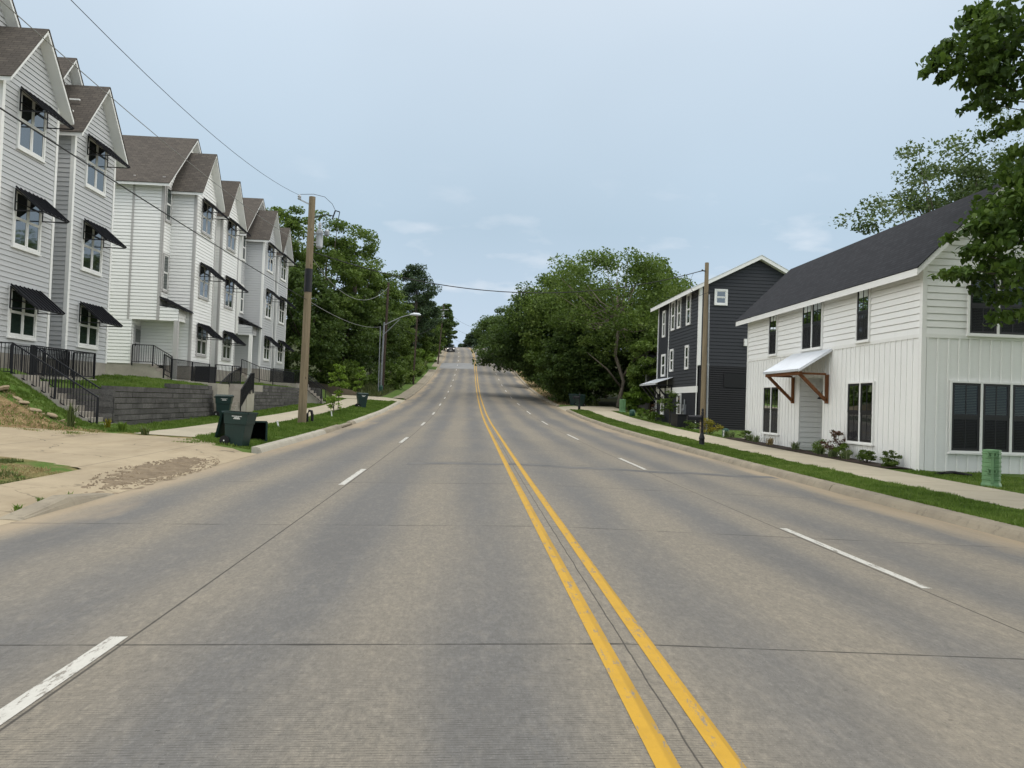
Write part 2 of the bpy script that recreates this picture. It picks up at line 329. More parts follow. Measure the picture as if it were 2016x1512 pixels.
M['leaf_near'] = leaf('leaf_near_green', ((.030, .060, .012), (.065, .12, .020), (.13, .20, .035)), .42, 4)
M['leaf_red'] = leaf('leaf_dark_red', ((.06, .03, .025), (.12, .05, .04), (.20, .08, .05)), .3, 8)
M['leaf_yellow'] = leaf('leaf_yellow_green', ((.12, .12, .015), (.26, .22, .02), (.42, .32, .03)), .3, 8)
M['leaf_stripe'] = leaf('leaf_striped_pale', ((.10, .15, .05), (.20, .25, .11), (.38, .40, .24)), .3, 8)
M['grass'] = leaf('grass_blade', ((.07, .13, .016), (.125, .205, .03), (.20, .27, .06)), .38, 3)
M['weed'] = leaf('weed_blade', ((.05, .075, .02), (.09, .12, .035), (.17, .17, .07)), .3, 2)
M['straw'] = leaf('dry_straw', ((.22, .16, .07), (.36, .27, .13), (.5, .4, .22)), .2, 3)

# ------------------------------------------------------------------ mesh helpers
ORG = {}      # world origin of each top-level thing, for parts given in world coordinates
def link(o):
    SC.collection.objects.link(o); return o

class MB:
    def __init__(s): s.v = []; s.f = []; s.m = []
    def add(s, vs, fs, m=0):
        b = len(s.v); s.v += [tuple(map(float, p)) for p in vs]
        for f in fs: s.f.append(tuple(b + i for i in f)); s.m.append(m)
    def poly(s, pts, m=0): s.add(pts, [tuple(range(len(pts)))], m)
    def box(s, x0, x1, y0, y1, z0, z1, m=0):
        s.add([(x0, y0, z0), (x1, y0, z0), (x1, y1, z0), (x0, y1, z0), (x0, y0, z1), (x1, y0, z1), (x1, y1, z1), (x0, y1, z1)],
              [(0, 3, 2, 1), (4, 5, 6, 7), (0, 1, 5, 4), (1, 2, 6, 5), (2, 3, 7, 6), (3, 0, 4, 7)], m)
    def bar(s, a, b, w, h=None, m=0, upv=(0, 0, 1)):
        a, b = Vector(a), Vector(b); d = (b - a).normalized(); h = h or w
        u = Vector(upv)
        if abs(d.dot(u)) > .99: u = Vector((0, 1, 0))
        r = d.cross(u).normalized() * w / 2; t = r.normalized().cross(d).normalized() * h / 2
        s.add([a - r - t, a + r - t, a + r + t, a - r + t, b - r - t, b + r - t, b + r + t, b - r + t],
              [(0, 1, 2, 3), (7, 6, 5, 4), (0, 4, 5, 1), (1, 5, 6, 2), (2, 6, 7, 3), (3, 7, 4, 0)], m)
    def tube(s, pts, rad, n=8, m=0, caps=True):
        pts = [Vector(p) for p in pts]; rad = rad if hasattr(rad, '__len__') else [rad] * len(pts)
        b = len(s.v); ref = Vector((0, 0, 1))
        for i, p in enumerate(pts):
            d = (pts[min(i + 1, len(pts) - 1)] - pts[max(i - 1, 0)]).normalized()
            r = Vector((1, 0, 0)) if abs(d.z) > .9 else ref
            x = d.cross(r).normalized(); y = d.cross(x).normalized()
            for k in range(n):
                a = 2 * math.pi * k / n; s.v.append(tuple(p + (x * math.cos(a) + y * math.sin(a)) * rad[i]))
        for i in range(len(pts) - 1):
            for k in range(n):
                s.f.append((b + i * n + k, b + i * n + (k + 1) % n, b + (i + 1) * n + (k + 1) % n, b + (i + 1) * n + k)); s.m.append(m)
        if caps:
            s.f.append(tuple(b + k for k in range(n))[::-1]); s.m.append(m)
            s.f.append(tuple(b + (len(pts) - 1) * n + k for k in range(n))); s.m.append(m)
    def lathe(s, c, prof, n=16, m=0, caps=True):
        s.tube([(c[0], c[1], c[2] + z) for r, z in prof], [max(r, 1e-4) for r, z in prof], n, m, caps)
    def slab(s, p, q, a, b, th, m=0):   # parallelogram p,q,b,a thickened downward
        p, q, a, b = map(Vector, (p, q, a, b)); d = Vector((0, 0, th))
        s.add([p, q, b, a, p - d, q - d, b - d, a - d], [(0, 1, 2, 3), (7, 6, 5, 4), (0, 4, 5, 1), (1, 5, 6, 2), (2, 6, 7, 3), (3, 7, 4, 0)], m)
    def grid(s, P, m=0):                 # P[i][j] points
        b = len(s.v); ni, nj = len(P), len(P[0])
        for r in P: s.v += [tuple(map(float, p)) for p in r]
        for i in range(ni - 1):
            for j in range(nj - 1):
                s.f.append((b + i * nj + j, b + i * nj + j + 1, b + (i + 1) * nj + j + 1, b + (i + 1) * nj + j)); s.m.append(m)

def build(mb, name, mats, parent=None, world=True, smooth=False, origin=None, uv=None):
    if not isinstance(mats, (list, tuple)): mats = [mats]
    V = np.array(mb.v, dtype=float)
    if parent is None:
        off = np.array(origin) if origin is not None else np.array([(V[:, 0].min() + V[:, 0].max()) / 2, (V[:, 1].min() + V[:, 1].max()) / 2, V[:, 2].min()])
    else:
        root = parent
        while root.parent: root = root.parent
        off = np.array(ORG.get(root.name, (0, 0, 0))) if world else np.zeros(3)
    me = bpy.data.meshes.new(name)
    me.from_pydata((V - off).tolist(), [], mb.f)
    for q in mats: me.materials.append(q)
    me.polygons.foreach_set('material_index', mb.m)
    if smooth: me.polygons.foreach_set('use_smooth', [True] * len(mb.f))
    ul = me.uv_layers.new(name='UVMap')
    if uv is not None:
        li = np.empty(len(me.loops), dtype=np.int32); me.loops.foreach_get('vertex_index', li)
        ul.data.foreach_set('uv', np.asarray(uv, dtype=np.float32)[li].ravel())
    else:
        out = np.zeros((len(me.loops), 2), dtype=np.float32); k = 0
        for f in mb.f:
            p = V[list(f)]; n = np.cross(p[1] - p[0], p[2] - p[0]); L = np.linalg.norm(n); n = n / L if L > 1e-12 else np.array([0, 0, 1.])
            if abs(n[2]) > .96: U, W = np.array([1., 0, 0]), np.array([0, 1., 0])
            else:
                U = np.array([-n[1], n[0], 0.]); U /= np.linalg.norm(U); W = np.cross(n, U)
                if W[2] < 0: W = -W
            out[k:k + len(f), 0] = p @ U; out[k:k + len(f), 1] = p @ W; k += len(f)
        ul.data.foreach_set('uv', out.ravel())
    me.update()
    o = bpy.data.objects.new(name, me); link(o)
    if parent is None:
        o.location = off; ORG[o.name] = tuple(off)
    else: o.parent = parent
    return o

def tag(o, label, cat, group=None):
    o['label'] = label; o['category'] = cat
    if group: o['group'] = group
    return o
def thing(name, label, cat, loc, rot=(0, 0, 0), group=None):
    o = bpy.data.objects.new(name, None); o.empty_display_size = .2; link(o); o.location = loc; o.rotation_euler = rot
    ORG[o.name] = tuple(loc); return tag(o, label, cat, group)
def struct(o): o['kind'] = 'structure'; return o
def copy_thing(o, loc, rot, label):
    def rec(s, par):
        c = s.copy(); link(c)
        if par is not None: c.parent = par
        for k in list(s.children): rec(k, c)
        return c
    c = rec(o, None); c.location = loc; c.rotation_euler = rot; c['label'] = label; ORG[c.name] = tuple(loc); return c

# ------------------------------------------------------------------ the lie of the land
PY = np.array([-80, -20, 0, 6, 12, 18, 24, 30, 42, 54, 66, 78.5, 91, 103, 115, 127, 139.5, 152, 164, 176, 188, 200, 212, 225, 240, 260, 300, 400, 800, 2500], float)
PZ = np.array([0, 0, 0, .01, .04, .09, .16, .24, .47, .83, 1.40, 2.02, 2.85, 3.76, 4.85, 6.05, 7.42, 8.87, 10.35, 11.95, 13.6, 15.1, 16.35, 17.35, 18.05, 18.3, 17.3, 12, 2, 0], float)
CY_ = np.array([-80, 30, 42, 66, 103, 127, 152, 164, 176, 188, 200, 214, 226, 240, 260, 300, 2500], float)
CX_ = np.array([0, 0, -.06, -.13, -.2, -.22, -.3, -.38, -.5, -.75, -1.15, -2.0, -3.3, -5.3, -9, -19, -19], float)
_yy = np.arange(-80, 420, .5)
def _sm(a, k=9):
    ker = np.hanning(k + 2)[1:-1]; ker /= ker.sum(); return np.convolve(np.pad(a, k // 2, mode='edge'), ker, 'valid')
_zz = _sm(np.interp(_yy, PY, PZ), 17); _xx = _sm(np.interp(_yy, CY_, CX_), 25)
def zc(y): y = np.asarray(y, float); return np.where(y < 415, np.interp(y, _yy, _zz), np.interp(y, PY, PZ))
def cx(y): return np.interp(np.asarray(y, float), _yy, _xx)
def sst(a, b, x):
    t = np.clip((x - a) / (b - a), 0, 1); return t * t * (3 - 2 * t)
def zroad(d, y): return zc(y) - .02 * np.abs(d)
YN = lambda D: np.interp(D, [6.9, 7.2, 8.4, 11, 16, 24], [13.1, 13.3, 15.2, 16.5, 17.3, 18.3])
YF = lambda D: np.interp(D, [6.9, 7.2, 9.4, 12.1, 14.2, 18, 24], [21.5, 21.5, 23.9, 24.1, 22.7, 22.1, 22.1])
def zdrive(D, y):    # D = distance left of the centre line
    return zc(y) - .139 + .165 * sst(6.9, 8.6, D) + .03 * np.maximum(D - 8.6, 0) + .05 * np.maximum(D - 12, 0)
def bank(D, y): return 1.5 * sst(12.7, 16.6, D) * sst(22.4, 24.9, y)
def yard(D, y): return np.interp(y, [25, 30, 32.1, 33, 36, 43, 54, 63, 70], [1.60, 1.66, 1.68, 1.86, 1.91, 1.82, 2.1, 2.18, 2.18]) + .09 * np.minimum(np.maximum(D - 13.1, 0), 3.6)
def gz(x, y):
    """height of the ground at a world point"""
    x = np.asarray(x, float); y = np.asarray(y, float); x, y = np.broadcast_arrays(x, y)
    d = x - cx(y); D = np.abs(d); z = zc(y)
    left = d < 0
    g = z + .008 + .025 * np.minimum(np.maximum(D - 7.1, 0), 6) * left
    hill = sst(66, 90, y)
    g = g + hill * (.05 * np.maximum(D - 9, 0)) * left + hill * (-.01 * np.maximum(D - 9, 0)) * ~left
    lb = left & (y < 26.8)
    g = np.where(lb, zdrive(D, y) + .02 + bank(D, y) + .14 * sst(8.4, 10.5, D) * sst(17, 13, y) * sst(3, 9, y), g)
    ly = left & (y >= 26.8) & (y < 66) & (D > 13.34)
    g = np.where(ly, yard(D, y), g)
    bkn = left & (D > 12.2) & (y > 21.6) & (y < 25.3)
    g = np.where(bkn, g + .05 * (np.sin(x * 7.3 + y * 4.1) * np.sin(y * 9.7 - x * 3.3) + .6 * np.sin(x * 17.1) * np.sin(y * 19.3)) * sst(12.2, 13, D), g)
    st2 = left & (y > 38.6) & (y < 42.75) & (D > 12.8) & (D < 14.25)
    g = np.where(st2, z + .1, g)
    trn = left & (y >= 66) & (y < 72) & (D > 13)
    g = np.where(trn, yard(D, 66.) * (1 - (y - 66) / 6) + g * (y - 66) / 6, g)
    ind = left & (y > -30) & (y < 22.0) & (D < 8.7); g = np.where(ind, zdrive(D, y) - .03, g)
    din = left & (D >= 8.3) & (y > YN(D) + .05) & (y < YF(D) - .05); g = np.where(din, zdrive(D, y) - .03, g)
    ap = left & (y > 66.3) & (y < 71.7) & (D < 14); g = np.where(ap, z - .14 + .19 * sst(6.9, 8.6, D) + .02 * (D - 8) - .03, g)
    ar = ~left & (y > 62.8) & (y < 69) & (D < 12); g = np.where(ar, z - .14 + .17 * sst(6.9, 8.6, D) - .03, g)
    g = np.where(D < 7.08, zroad(d, y) - .22, g)
    return g
def G(x, y): return float(gz(x, y))

def ground():
    ds = [-1500, -600, -300, -160, -100, -75, -60, -50, -42, -36, -31, -27, -24, -21.5, -19.5, -18.2, -17.2, -16.4, -15.8, -15.2, -14.6, -14.32, -14.2, -14, -13.7, -13.38, -13.22, -12.4, -11.8, -11.2, -10.6, -10, -9.5, -9, -8.6, -8.2, -7.8, -7.4, -7.12, -7.02]
    ds = ds + [-3.5, 0, 3.5] + [7.02, 7.12, 7.4, 7.8, 8.2, 8.6, 9, 9.5, 10, 10.6, 11.2, 12, 13, 14.5, 16, 18, 20, 23, 27, 32, 38, 46, 56, 70, 100, 160, 300, 600, 1500]
    ys = list(np.arange(-60, 0, 6)) + list(np.arange(0, 12.9, .6)) + list(np.arange(12.9, 27, .25)) + list(np.arange(27, 62, .5)) + list(np.arange(62, 74, .3)) + list(np.arange(74, 300, 2.5)) + [310, 330, 360, 400, 480, 600, 800, 1200, 2500]
    D, Y = np.meshgrid(np.array(ds, float), np.array(ys, float)); X = D + cx(Y); Z = gz(X, Y)
    nj = len(ds); ni = len(ys)
    mb = MB(); mb.v = np.stack([X, Y, Z], -1).reshape(-1, 3).tolist()
    for i in range(ni - 1):
        for j in range(nj - 1): mb.f.append((i * nj + j, i * nj + j + 1, (i + 1) * nj + j + 1, (i + 1) * nj + j)); mb.m.append(0)
    o = struct(build(mb, 'ground', M['ground'], origin=(0, 0, 0), smooth=True))
    Df, Yf = D.ravel(), Y.ravel()
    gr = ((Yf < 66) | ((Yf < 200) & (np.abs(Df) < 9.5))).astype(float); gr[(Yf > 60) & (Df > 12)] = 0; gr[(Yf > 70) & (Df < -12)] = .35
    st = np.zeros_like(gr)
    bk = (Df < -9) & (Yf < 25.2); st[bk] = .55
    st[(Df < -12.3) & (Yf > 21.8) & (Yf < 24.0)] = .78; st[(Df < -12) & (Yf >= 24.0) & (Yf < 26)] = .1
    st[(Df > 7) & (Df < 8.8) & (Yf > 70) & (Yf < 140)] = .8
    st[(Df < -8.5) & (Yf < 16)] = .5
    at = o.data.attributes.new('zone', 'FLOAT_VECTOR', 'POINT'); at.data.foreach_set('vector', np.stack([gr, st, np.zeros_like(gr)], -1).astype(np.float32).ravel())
ground()

def strip(name, d0, d1, y0, y1, mat, zfun, nd_=4, step=1.0, lift=0.0, ylo=None, yhi=None):
    """sheet following the road: d offset range, y range"""
    mb = MB(); uv = []
    n = max(2, int((y1 - y0) / step) + 1); P = []
    for d in np.linspace(d0, d1, nd_):
        a = y0 if ylo is None else float(ylo(d)); b = y1 if yhi is None else float(yhi(d)); row = []
        for y in np.linspace(a, b, n): row.append((d + float(cx(y)), y, float(zfun(d, y)) + lift)); uv.append((d, y))
        P.append(row)
    mb.grid(P); return mb, uv

mb, uv = strip('road', -6.9, 6.9, -60, 330, M['road'], zroad, 9, 1.0)
struct(build(mb, 'road', M['road'], origin=(0, 0, 0), uv=uv, smooth=True))

# painted lines, each 4 mm above the concrete
def line(d0, d1, y0, y1, mat, lift=.004, cat=None):
    return strip('', d0, d1, y0, y1, mat, zroad, 2, .8, lift)
mb = MB(); UV = []
for a, b in ((-.215, -.10), (.098, .208)):
    q, uv = line(a, b, -30, 320, None); mb.add(q.v, q.f); UV += uv
struct(build(mb, 'yellow_centre_line', M['yellow'], origin=(0, 0, 0), uv=UV))
mb = MB(); UV = []
for k in range(-2, 25):
    for a, b, e, ln in ((-3.52, -3.40, 5.45, 3.05), (3.40, 3.51, 10.9, 3.5)):
        q, uv = line(a, b, e + 12.19 * k - ln, e + 12.19 * k, None); mb.add(q.v, q.f); UV += uv
struct(build(mb, 'white_lane_dashes', M['white_line'], origin=(0, 0, 0), uv=UV))
# repaired strip across the road and grey replacement slabs up the hill
mb = MB()
P = []
for x in np.linspace(-2.6, 6.7, 40):
    a = 19.0 + .10 * math.sin(x * 3.1) + random.uniform(-.05, .05) - .12 * (x > 2); b = a + .55 + random.uniform(-.08, .08)
    P.append([(x, y, float(zroad(x, y)) + .003) for y in (a, b)])
mb.grid(P)
struct(build(mb, 'road_repair_strip', M['asphalt'], origin=(0, 0, 0)))
mb, uv = strip('', -6.7, -.3, 141, 156, None, zroad, 3, 1, .003); struct(build(mb, 'road_repair_slab', M['newslab'], origin=(0, 0, 0)))

# ------------------------------------------------------------------ kerbs, pavements, drives
def kerb(segs, side, mat, name, ramp=(0, 0)):
    mb = MB()
    prof = [(6.86, -.30), (6.86, -.139), (6.90, -.06), (6.94, -.005), (7.0, .018), (7.16, .02), (7.16, -.30)]
    for y0, y1 in segs:
        n = max(2, int((y1 - y0) / 1.2) + 1); P = []
        for i, y in enumerate(np.linspace(y0, y1, n)):
            k = 1.0
            if ramp[0]: k = min(1, .12 + (y - y0) / ramp[0])
            if ramp[1]: k = min(k, .12 + (y1 - y) / ramp[1])
            row = []
            for a, b in prof:
                zz = b if b < -.1 else -.139 + (b + .139) * k
                row.append((side * a + float(cx(y)), y, float(zc(y)) + zz))
            P.append(row)
        mb.grid(P)
        for e in (0, -1): mb.poly(P[e])
    return struct(build(mb, name, mat, origin=(0, 0, 0)))
kl = [(21.9, 25.6), (25.63, 29.2), (29.23, 31.6)]
kerb(kl, -1, M['kerb_new'], 'kerb')
kerb([(31.63, 35.6), (38.6, 40.0)], -1, M['kerb'], 'kerb')
kerb([(40.03, 48), (48.03, 57), (57.03, 66.2)], -1, M['kerb_new'], 'kerb')
kerb([(71.9, 84), (84.1, 96), (96.2, 108), (108.1, 135), (143, 300)], -1, M['kerb'], 'kerb')
kerb([(10.3, 13.0)], -1, M['kerb'], 'kerb', (1.3, 1.6))
kerb([(-40, 4), (4.03, 10.6), (10.63, 16.6), (16.63, 27.0), (27.03, 32.5), (32.53, 47), (47.03, 62.6)], 1, M['kerb'], 'kerb')
kerb([(69.2, 90), (90.1, 120), (120.1, 300)], 1, M['kerb'], 'kerb')

mb, uv = strip('', -8.45, -6.88, -30, 13.2, None, lambda d, y: zdrive(-d, y), 6, .6, .004, None, lambda d: np.interp(-d, [6.88, 7.2, 8.45], [13.25, 13.45, 15.4]))
struct(build(mb, 'pavement', M['drive'], origin=(0, 0, 0), uv=[(b, a) for a, b in uv]))
mb, uv = strip('', -24, -6.88, 13, 24, None, lambda d, y: zdrive(-d, y), 40, .5, .006, lambda d: YN(-d), lambda d: YF(-d))
struct(build(mb, 'driveway', M['drive'], origin=(0, 0, 0), uv=[(b, a + .15) for a, b in uv]))
mb, uv = strip('', -11.35, -9.5, 24.15, 66.4, None, lambda d, y: gz(d, y), 3, 1.0, .015); struct(build(mb, 'pavement', M['walk'], origin=(0, 0, 0), uv=uv))
mb, uv = strip('', -14.0, -6.88, 66.4, 71.7, None, lambda d, y: zc(y) - .14 + .19 * sst(6.9, 8.6, -d) + .02 * (-d - 8), 8, 1.0, 0); struct(build(mb, 'driveway', M['walk'], origin=(0, 0, 0), uv=uv))
mb, uv = strip('', -9.4, -7.16, 71.7, 135, None, lambda d, y: zc(y) + .03, 3, 1.0, .004); struct(build(mb, 'pavement', M['kerb'], origin=(0, 0, 0), uv=uv))
mb, uv = strip('', -9.4, -6.9, 135, 143, None, lambda d, y: zc(y) - .10 + .05 * (-d - 7), 3, 1.0, .004); struct(build(mb, 'driveway', M['walk'], origin=(0, 0, 0), uv=uv))
mb, uv = strip('', -9.4, -7.16, 143, 210, None, lambda d, y: zc(y) + .03, 3, 1.0, .004); struct(build(mb, 'pavement', M['kerb'], origin=(0, 0, 0), uv=uv))
mb, uv = strip('', 8.6, 10.6, -30, 63, None, lambda d, y: zc(y) + .02, 3, 1.0, .008); struct(build(mb, 'pavement', M['walk'], origin=(0, 0, 0), uv=uv))
mb, uv = strip('', 6.88, 12.0, 62.7, 69.1, None, lambda d, y: zc(y) - .14 + .17 * sst(6.9, 8.6, d), 6, .8, .004); struct(build(mb, 'driveway', M['walk'], origin=(0, 0, 0), uv=uv))
# gravel washed out at the driveway foot: an uneven sheet that dives under the concrete at its edges
mb = MB(); cen = (-7.3, 16.3); P0 = []
gnz = rng.normal(size=(64, 120)); gsm = gnz.copy()
for _ in range(3): gsm = (gsm + np.roll(gsm, 1, 0) + np.roll(gsm, -1, 0) + np.roll(gsm, 1, 1) + np.roll(gsm, -1, 1)) / 5
gsm = gsm / gsm.std(); gnz = .5 * gnz + gsm
for i, x in enumerate(np.linspace(-8.5, -6.3, 64)):
    row = []
    for j, y in enumerate(np.linspace(12.6, 20.4, 120)):
        xr_ = (x - cen[0] + .06 * (y - 16.3) + .12) / .50; yr_ = (y - cen[1]) / 3.0
        base = float(zdrive(-x, y)) if x < -6.88 else float(zroad(x, y))
        hgt = .030 * (1 - (xr_ * xr_ + yr_ * yr_)) + .007 * gnz[i, j] - .004
        row.append((x, y, base + .006 + max(min(hgt, .03), -.03)))
    P0.append(row)
mb.grid(P0)
for k in range(900):
    a = random.uniform(0, 6.28); rr = random.uniform(0, 1.05) ** .6
    x = min(cen[0] - .1 + .62 * rr * math.cos(a), -6.5); y = cen[1] + 3.0 * rr * math.sin(a); base = (float(zdrive(-x, y)) if x < -6.88 else float(zroad(x, y))) + .012
    s_ = random.uniform(.008, .028)
    mb.add([(x - s_, y, base), (x, y - s_, base), (x + s_, y, base), (x, y + s_ * .8, base), (x, y, base + s_ * .9)], [(0, 1, 4), (1, 2, 4), (2, 3, 4), (3, 0, 4)])
o = build(mb, 'gravel', M['gravel'], origin=(0, 0, 0)); o['kind'] = 'stuff'
tag(o, 'brown gravel and dirt washed across the foot of the driveway', 'gravel')

# ------------------------------------------------------------------ wall cladding
def clip(poly, lo, hi):
    def half(P, f):
        out = []
        for i in range(len(P)):
            a, b = P[i], P[(i + 1) % len(P)]; fa, fb = f(a), f(b)
            if fa >= 0: out.append(a)
            if (fa >= 0) != (fb >= 0):
                t = fa / (fa - fb); out.append((a[0] + (b[0] - a[0]) * t, a[1] + (b[1] - a[1]) * t))
        return out
    P = half(poly, lambda p: p[1] - lo)
    return half(P, lambda p: hi - p[1]) if P else P
def lap(mb, poly, O, U, Nn, pitch=.18, m=0, proud=.024, slot=.02):
    """lap boards over a convex polygon of (u,z) points"""
    O, U, Nn = Vector(O), Vector(U), Vector(Nn)
    P = lambda u, z, o: O + U * u + Nn * o + Vector((0, 0, z))
    mb.poly([P(u, z, -.012) for u, z in poly], m)
    z0 = min(p[1] for p in poly); z1 = max(p[1] for p in poly); z = z0
    while z < z1 - .02:
        q = clip(poly, z, min(z + pitch - slot, z1))
        if len(q) >= 3:
            mb.poly([P(u, zz, proud * (1 - (zz - z) / pitch)) for u, zz in q], m)
            lo = sorted(u for u, zz in q if abs(zz - z) < 1e-4)
            if len(lo) >= 2: mb.poly([P(lo[0], z, proud), P(lo[-1], z, proud), P(lo[-1], z, -.011), P(lo[0], z, -.011)], m)
        z += pitch
def batten(mb, u0, u1, z0, z1, O, U, Nn, gap=.3, m=0):
    O, U, Nn = Vector(O), Vector(U), Vector(Nn); P = lambda u, z, o: O + U * u + Nn * o + Vector((0, 0, z))
    mb.poly([P(u0, z0, 0), P(u1, z0, 0), P(u1, z1, 0), P(u0, z1, 0)], m)
    u = u0 + gap * .5
    while u < u1 - .03:
        a, b, t = u - .025, u + .025, .024
        mb.add([P(a, z0, 0), P(b, z0, 0), P(b, z1, 0), P(a, z1, 0), P(a, z0, t), P(b, z0, t), P(b, z1, t), P(a, z1, t)], [(4, 5, 6, 7), (0, 1, 5, 4), (1, 2, 6, 5), (2, 3, 7, 6), (3, 0, 4, 7)], m); u += gap

class FR:   # a local frame on a facade
    def __init__(s, O, U, N): s.O, s.U, s.N = Vector(O), Vector(U), Vector(N)
    def p(s, u, z, o): return s.O + s.U * u + s.N * o + Vector((0, 0, z))
    def box(s, mb, u0, u1, z0, z1, o0, o1, m=0):
        q = [s.p(u0, z0, o0), s.p(u1, z0, o0), s.p(u1, z0, o1), s.p(u0, z0, o1), s.p(u0, z1, o0), s.p(u1, z1, o0), s.p(u1, z1, o1), s.p(u0, z1, o1)]
        mb.add(q, [(0, 3, 2, 1), (4, 5, 6, 7), (0, 1, 5, 4), (1, 2, 6, 5), (2, 3, 7, 6), (3, 0, 4, 7)], m)

def window(parent, fr, u0, u1, z0, z1, bays=2, trim=None, sashm=None, pane=None, tw=.1, blinds=False, sill=True, muntin=False, label=None, rail=.5):
    trim = trim or M['white_trim']; sashm = sashm or M['white_trim']; pane = pane or M['pane']
    mb = MB(); t = .075
    fr.box(mb, u0 - tw, u0, z0 - tw, z1 + tw, .0, t); fr.box(mb, u1, u1 + tw, z0 - tw, z1 + tw, .0, t)
    fr.box(mb, u0, u1, z1, z1 + tw, .0, t + .003); fr.box(mb, u0, u1, z0 - tw, z0, .0, t + .003)
    if sill: fr.box(mb, u0 - tw - .03, u1 + tw + .03, z0 - tw - .045, z0 - tw - .001, .0, t + .03)
    wv = build(mb, 'window', trim, parent)
    if label: wv['label'] = label
    s = MB(); g = MB(); bl_ = MB(); scn = MB(); step = (u1 - u0) / bays; m_ = .07 if blinds else .045
    for k in range(bays):
        a, b = u0 + k * step, u0 + (k + 1) * step
        if bays > 1:
            a += (.035 if k else 0); b -= (.035 if k < bays - 1 else 0)
        zm = z0 + (z1 - z0) * rail
        for za, zb, o0 in ((z0, zm, .036), (zm, z1, .048)):
            fr.box(s, a, a + m_, za, zb, .0, o0 + .012); fr.box(s, b - m_, b, za, zb, .0, o0 + .012)
            fr.box(s, a + m_, b - m_, za, za + m_, .0, o0 + .010); fr.box(s, a + m_, b - m_, zb - m_, zb, .0, o0 + .010)
            if blinds and za == z0: scn.poly([fr.p(a + m_, za + m_, o0 + .005), fr.p(b - m_, za + m_, o0 + .005), fr.p(b - m_, zb - m_, o0 + .005), fr.p(a + m_, zb - m_, o0 + .005)])
            if muntin: fr.box(s, (a + b) / 2 - .012, (a + b) / 2 + .012, za + m_, zb - m_, .0, o0 + .008)
            g.poly([fr.p(a + m_, za + m_, o0), fr.p(b - m_, za + m_, o0), fr.p(b - m_, zb - m_, o0), fr.p(a + m_, zb - m_, o0)])
            if blinds:
                z = za + m_ + .02
                while z < zb - m_ - .01:
                    bl_.poly([fr.p(a + m_ + .03, z, .029), fr.p(b - m_ - .03, z, .029), fr.p(b - m_ - .03, z + .022, o0 - .006), fr.p(a + m_ + .03, z + .022, o0 - .006)]); z += .045
        if bays > 1 and k < bays - 1: fr.box(mb, b, b + .07, z0, z1, 0, t)
    if bays > 1:
        q = MB()
        for k in range(1, bays): fr.box(q, u0 + k * step - .034, u0 + k * step + .034, z0, z1, .0, t - .004)
        build(q, 'mullion', trim, wv)
    build(s, 'sash', sashm, wv); build(g, 'pane', M['clear'] if blinds else pane, wv)
    if blinds:
        build(bl_, 'blind', M['blind'], wv); build(scn, 'insect_screen', M['screen_net'], wv)
        k_ = MB(); fr.box(k_, u0, u1, z0, z1, -.004, .028); build(k_, 'dark_backing', M['dark'], wv)
    return wv

def awning(parent, fr, u0, u1, z, out=1.0, drop=.78):
    mb = MB()
    a, b, c, d = fr.p(u0, z, .085), fr.p(u1, z, .085), fr.p(u1, z - drop, out), fr.p(u0, z - drop, out)
    nrm = (b - a).cross(d - a).normalized()
    if nrm.z < 0: nrm = -nrm
    def panel(p0, p1, p2, p3, th):
        mb.add([p0, p1, p2, p3, p0 - nrm * th, p1 - nrm * th, p2 - nrm * th, p3 - nrm * th], [(0, 1, 2, 3), (7, 6, 5, 4), (0, 4, 5, 1), (1, 5, 6, 2), (2, 6, 7, 3), (3, 7, 4, 0)])
    panel(a, b, c, d, .018)
    n = 7
    for k in range(n + 1):
        t = k / n; p, q = a.lerp(b, t), d.lerp(c, t); mb.bar(p + nrm * .02, q + nrm * .02, .018, .045, 0, tuple(nrm))
    aw = build(mb, 'awning', M['metal_black'], parent)
    f = MB(); zt = z - drop - .02
    for u in (u0 + .03, u1 - .03):
        f.bar(fr.p(u, z - .05, .08), fr.p(u, zt, .08), .035); f.bar(fr.p(u, zt, .08), fr.p(u, zt, out - .03), .035); f.bar(fr.p(u, z - .06, .06), fr.p(u, zt, out - .02), .03)
    f.bar(fr.p(u0, zt + .01, out - .04), fr.p(u1, zt + .01, out - .04), .035); f.bar(fr.p(u0, zt + .30, .09), fr.p(u1, zt + .30, .09), .03)
    build(f, 'awning_frame', M['metal_black'], aw); return aw

def gable_roof(sh, tr, x0, x1, ym, hw, zr, ze, th=.16):
    """ridge along x from x0 to x1 at y=ym, eaves at ym+-hw"""
    for s in (-1, 1):
        A, B = Vector((x0, ym, zr)), Vector((x1, ym, zr)); C_, D_ = Vector((x0, ym + s * hw, ze)), Vector((x1, ym + s * hw, ze))
        n = (B - A).cross(C_ - A).normalized()
        if n.z < 0: n = -n
        e = (C_ - A).normalized() * .03; xo = Vector((.03, 0, 0))
        sh.add([A + n * .03, B + xo + n * .03, D_ + xo + e + n * .03, C_ + e + n * .03, A, B + xo, D_ + xo + e, C_ + e], [(0, 1, 2, 3), (7, 6, 5, 4), (0, 4, 5, 1), (1, 5, 6, 2), (2, 6, 7, 3), (3, 7, 4, 0)])
        d = Vector((0, 0, -th)); g = n * -.002
        tr.add([A + g, B + g, D_ + g, C_ + g, A + d, B + d, D_ + d, C_ + d], [(0, 1, 2, 3), (7, 6, 5, 4), (0, 4, 5, 1), (1, 5, 6, 2), (2, 6, 7, 3), (3, 7, 4, 0)])

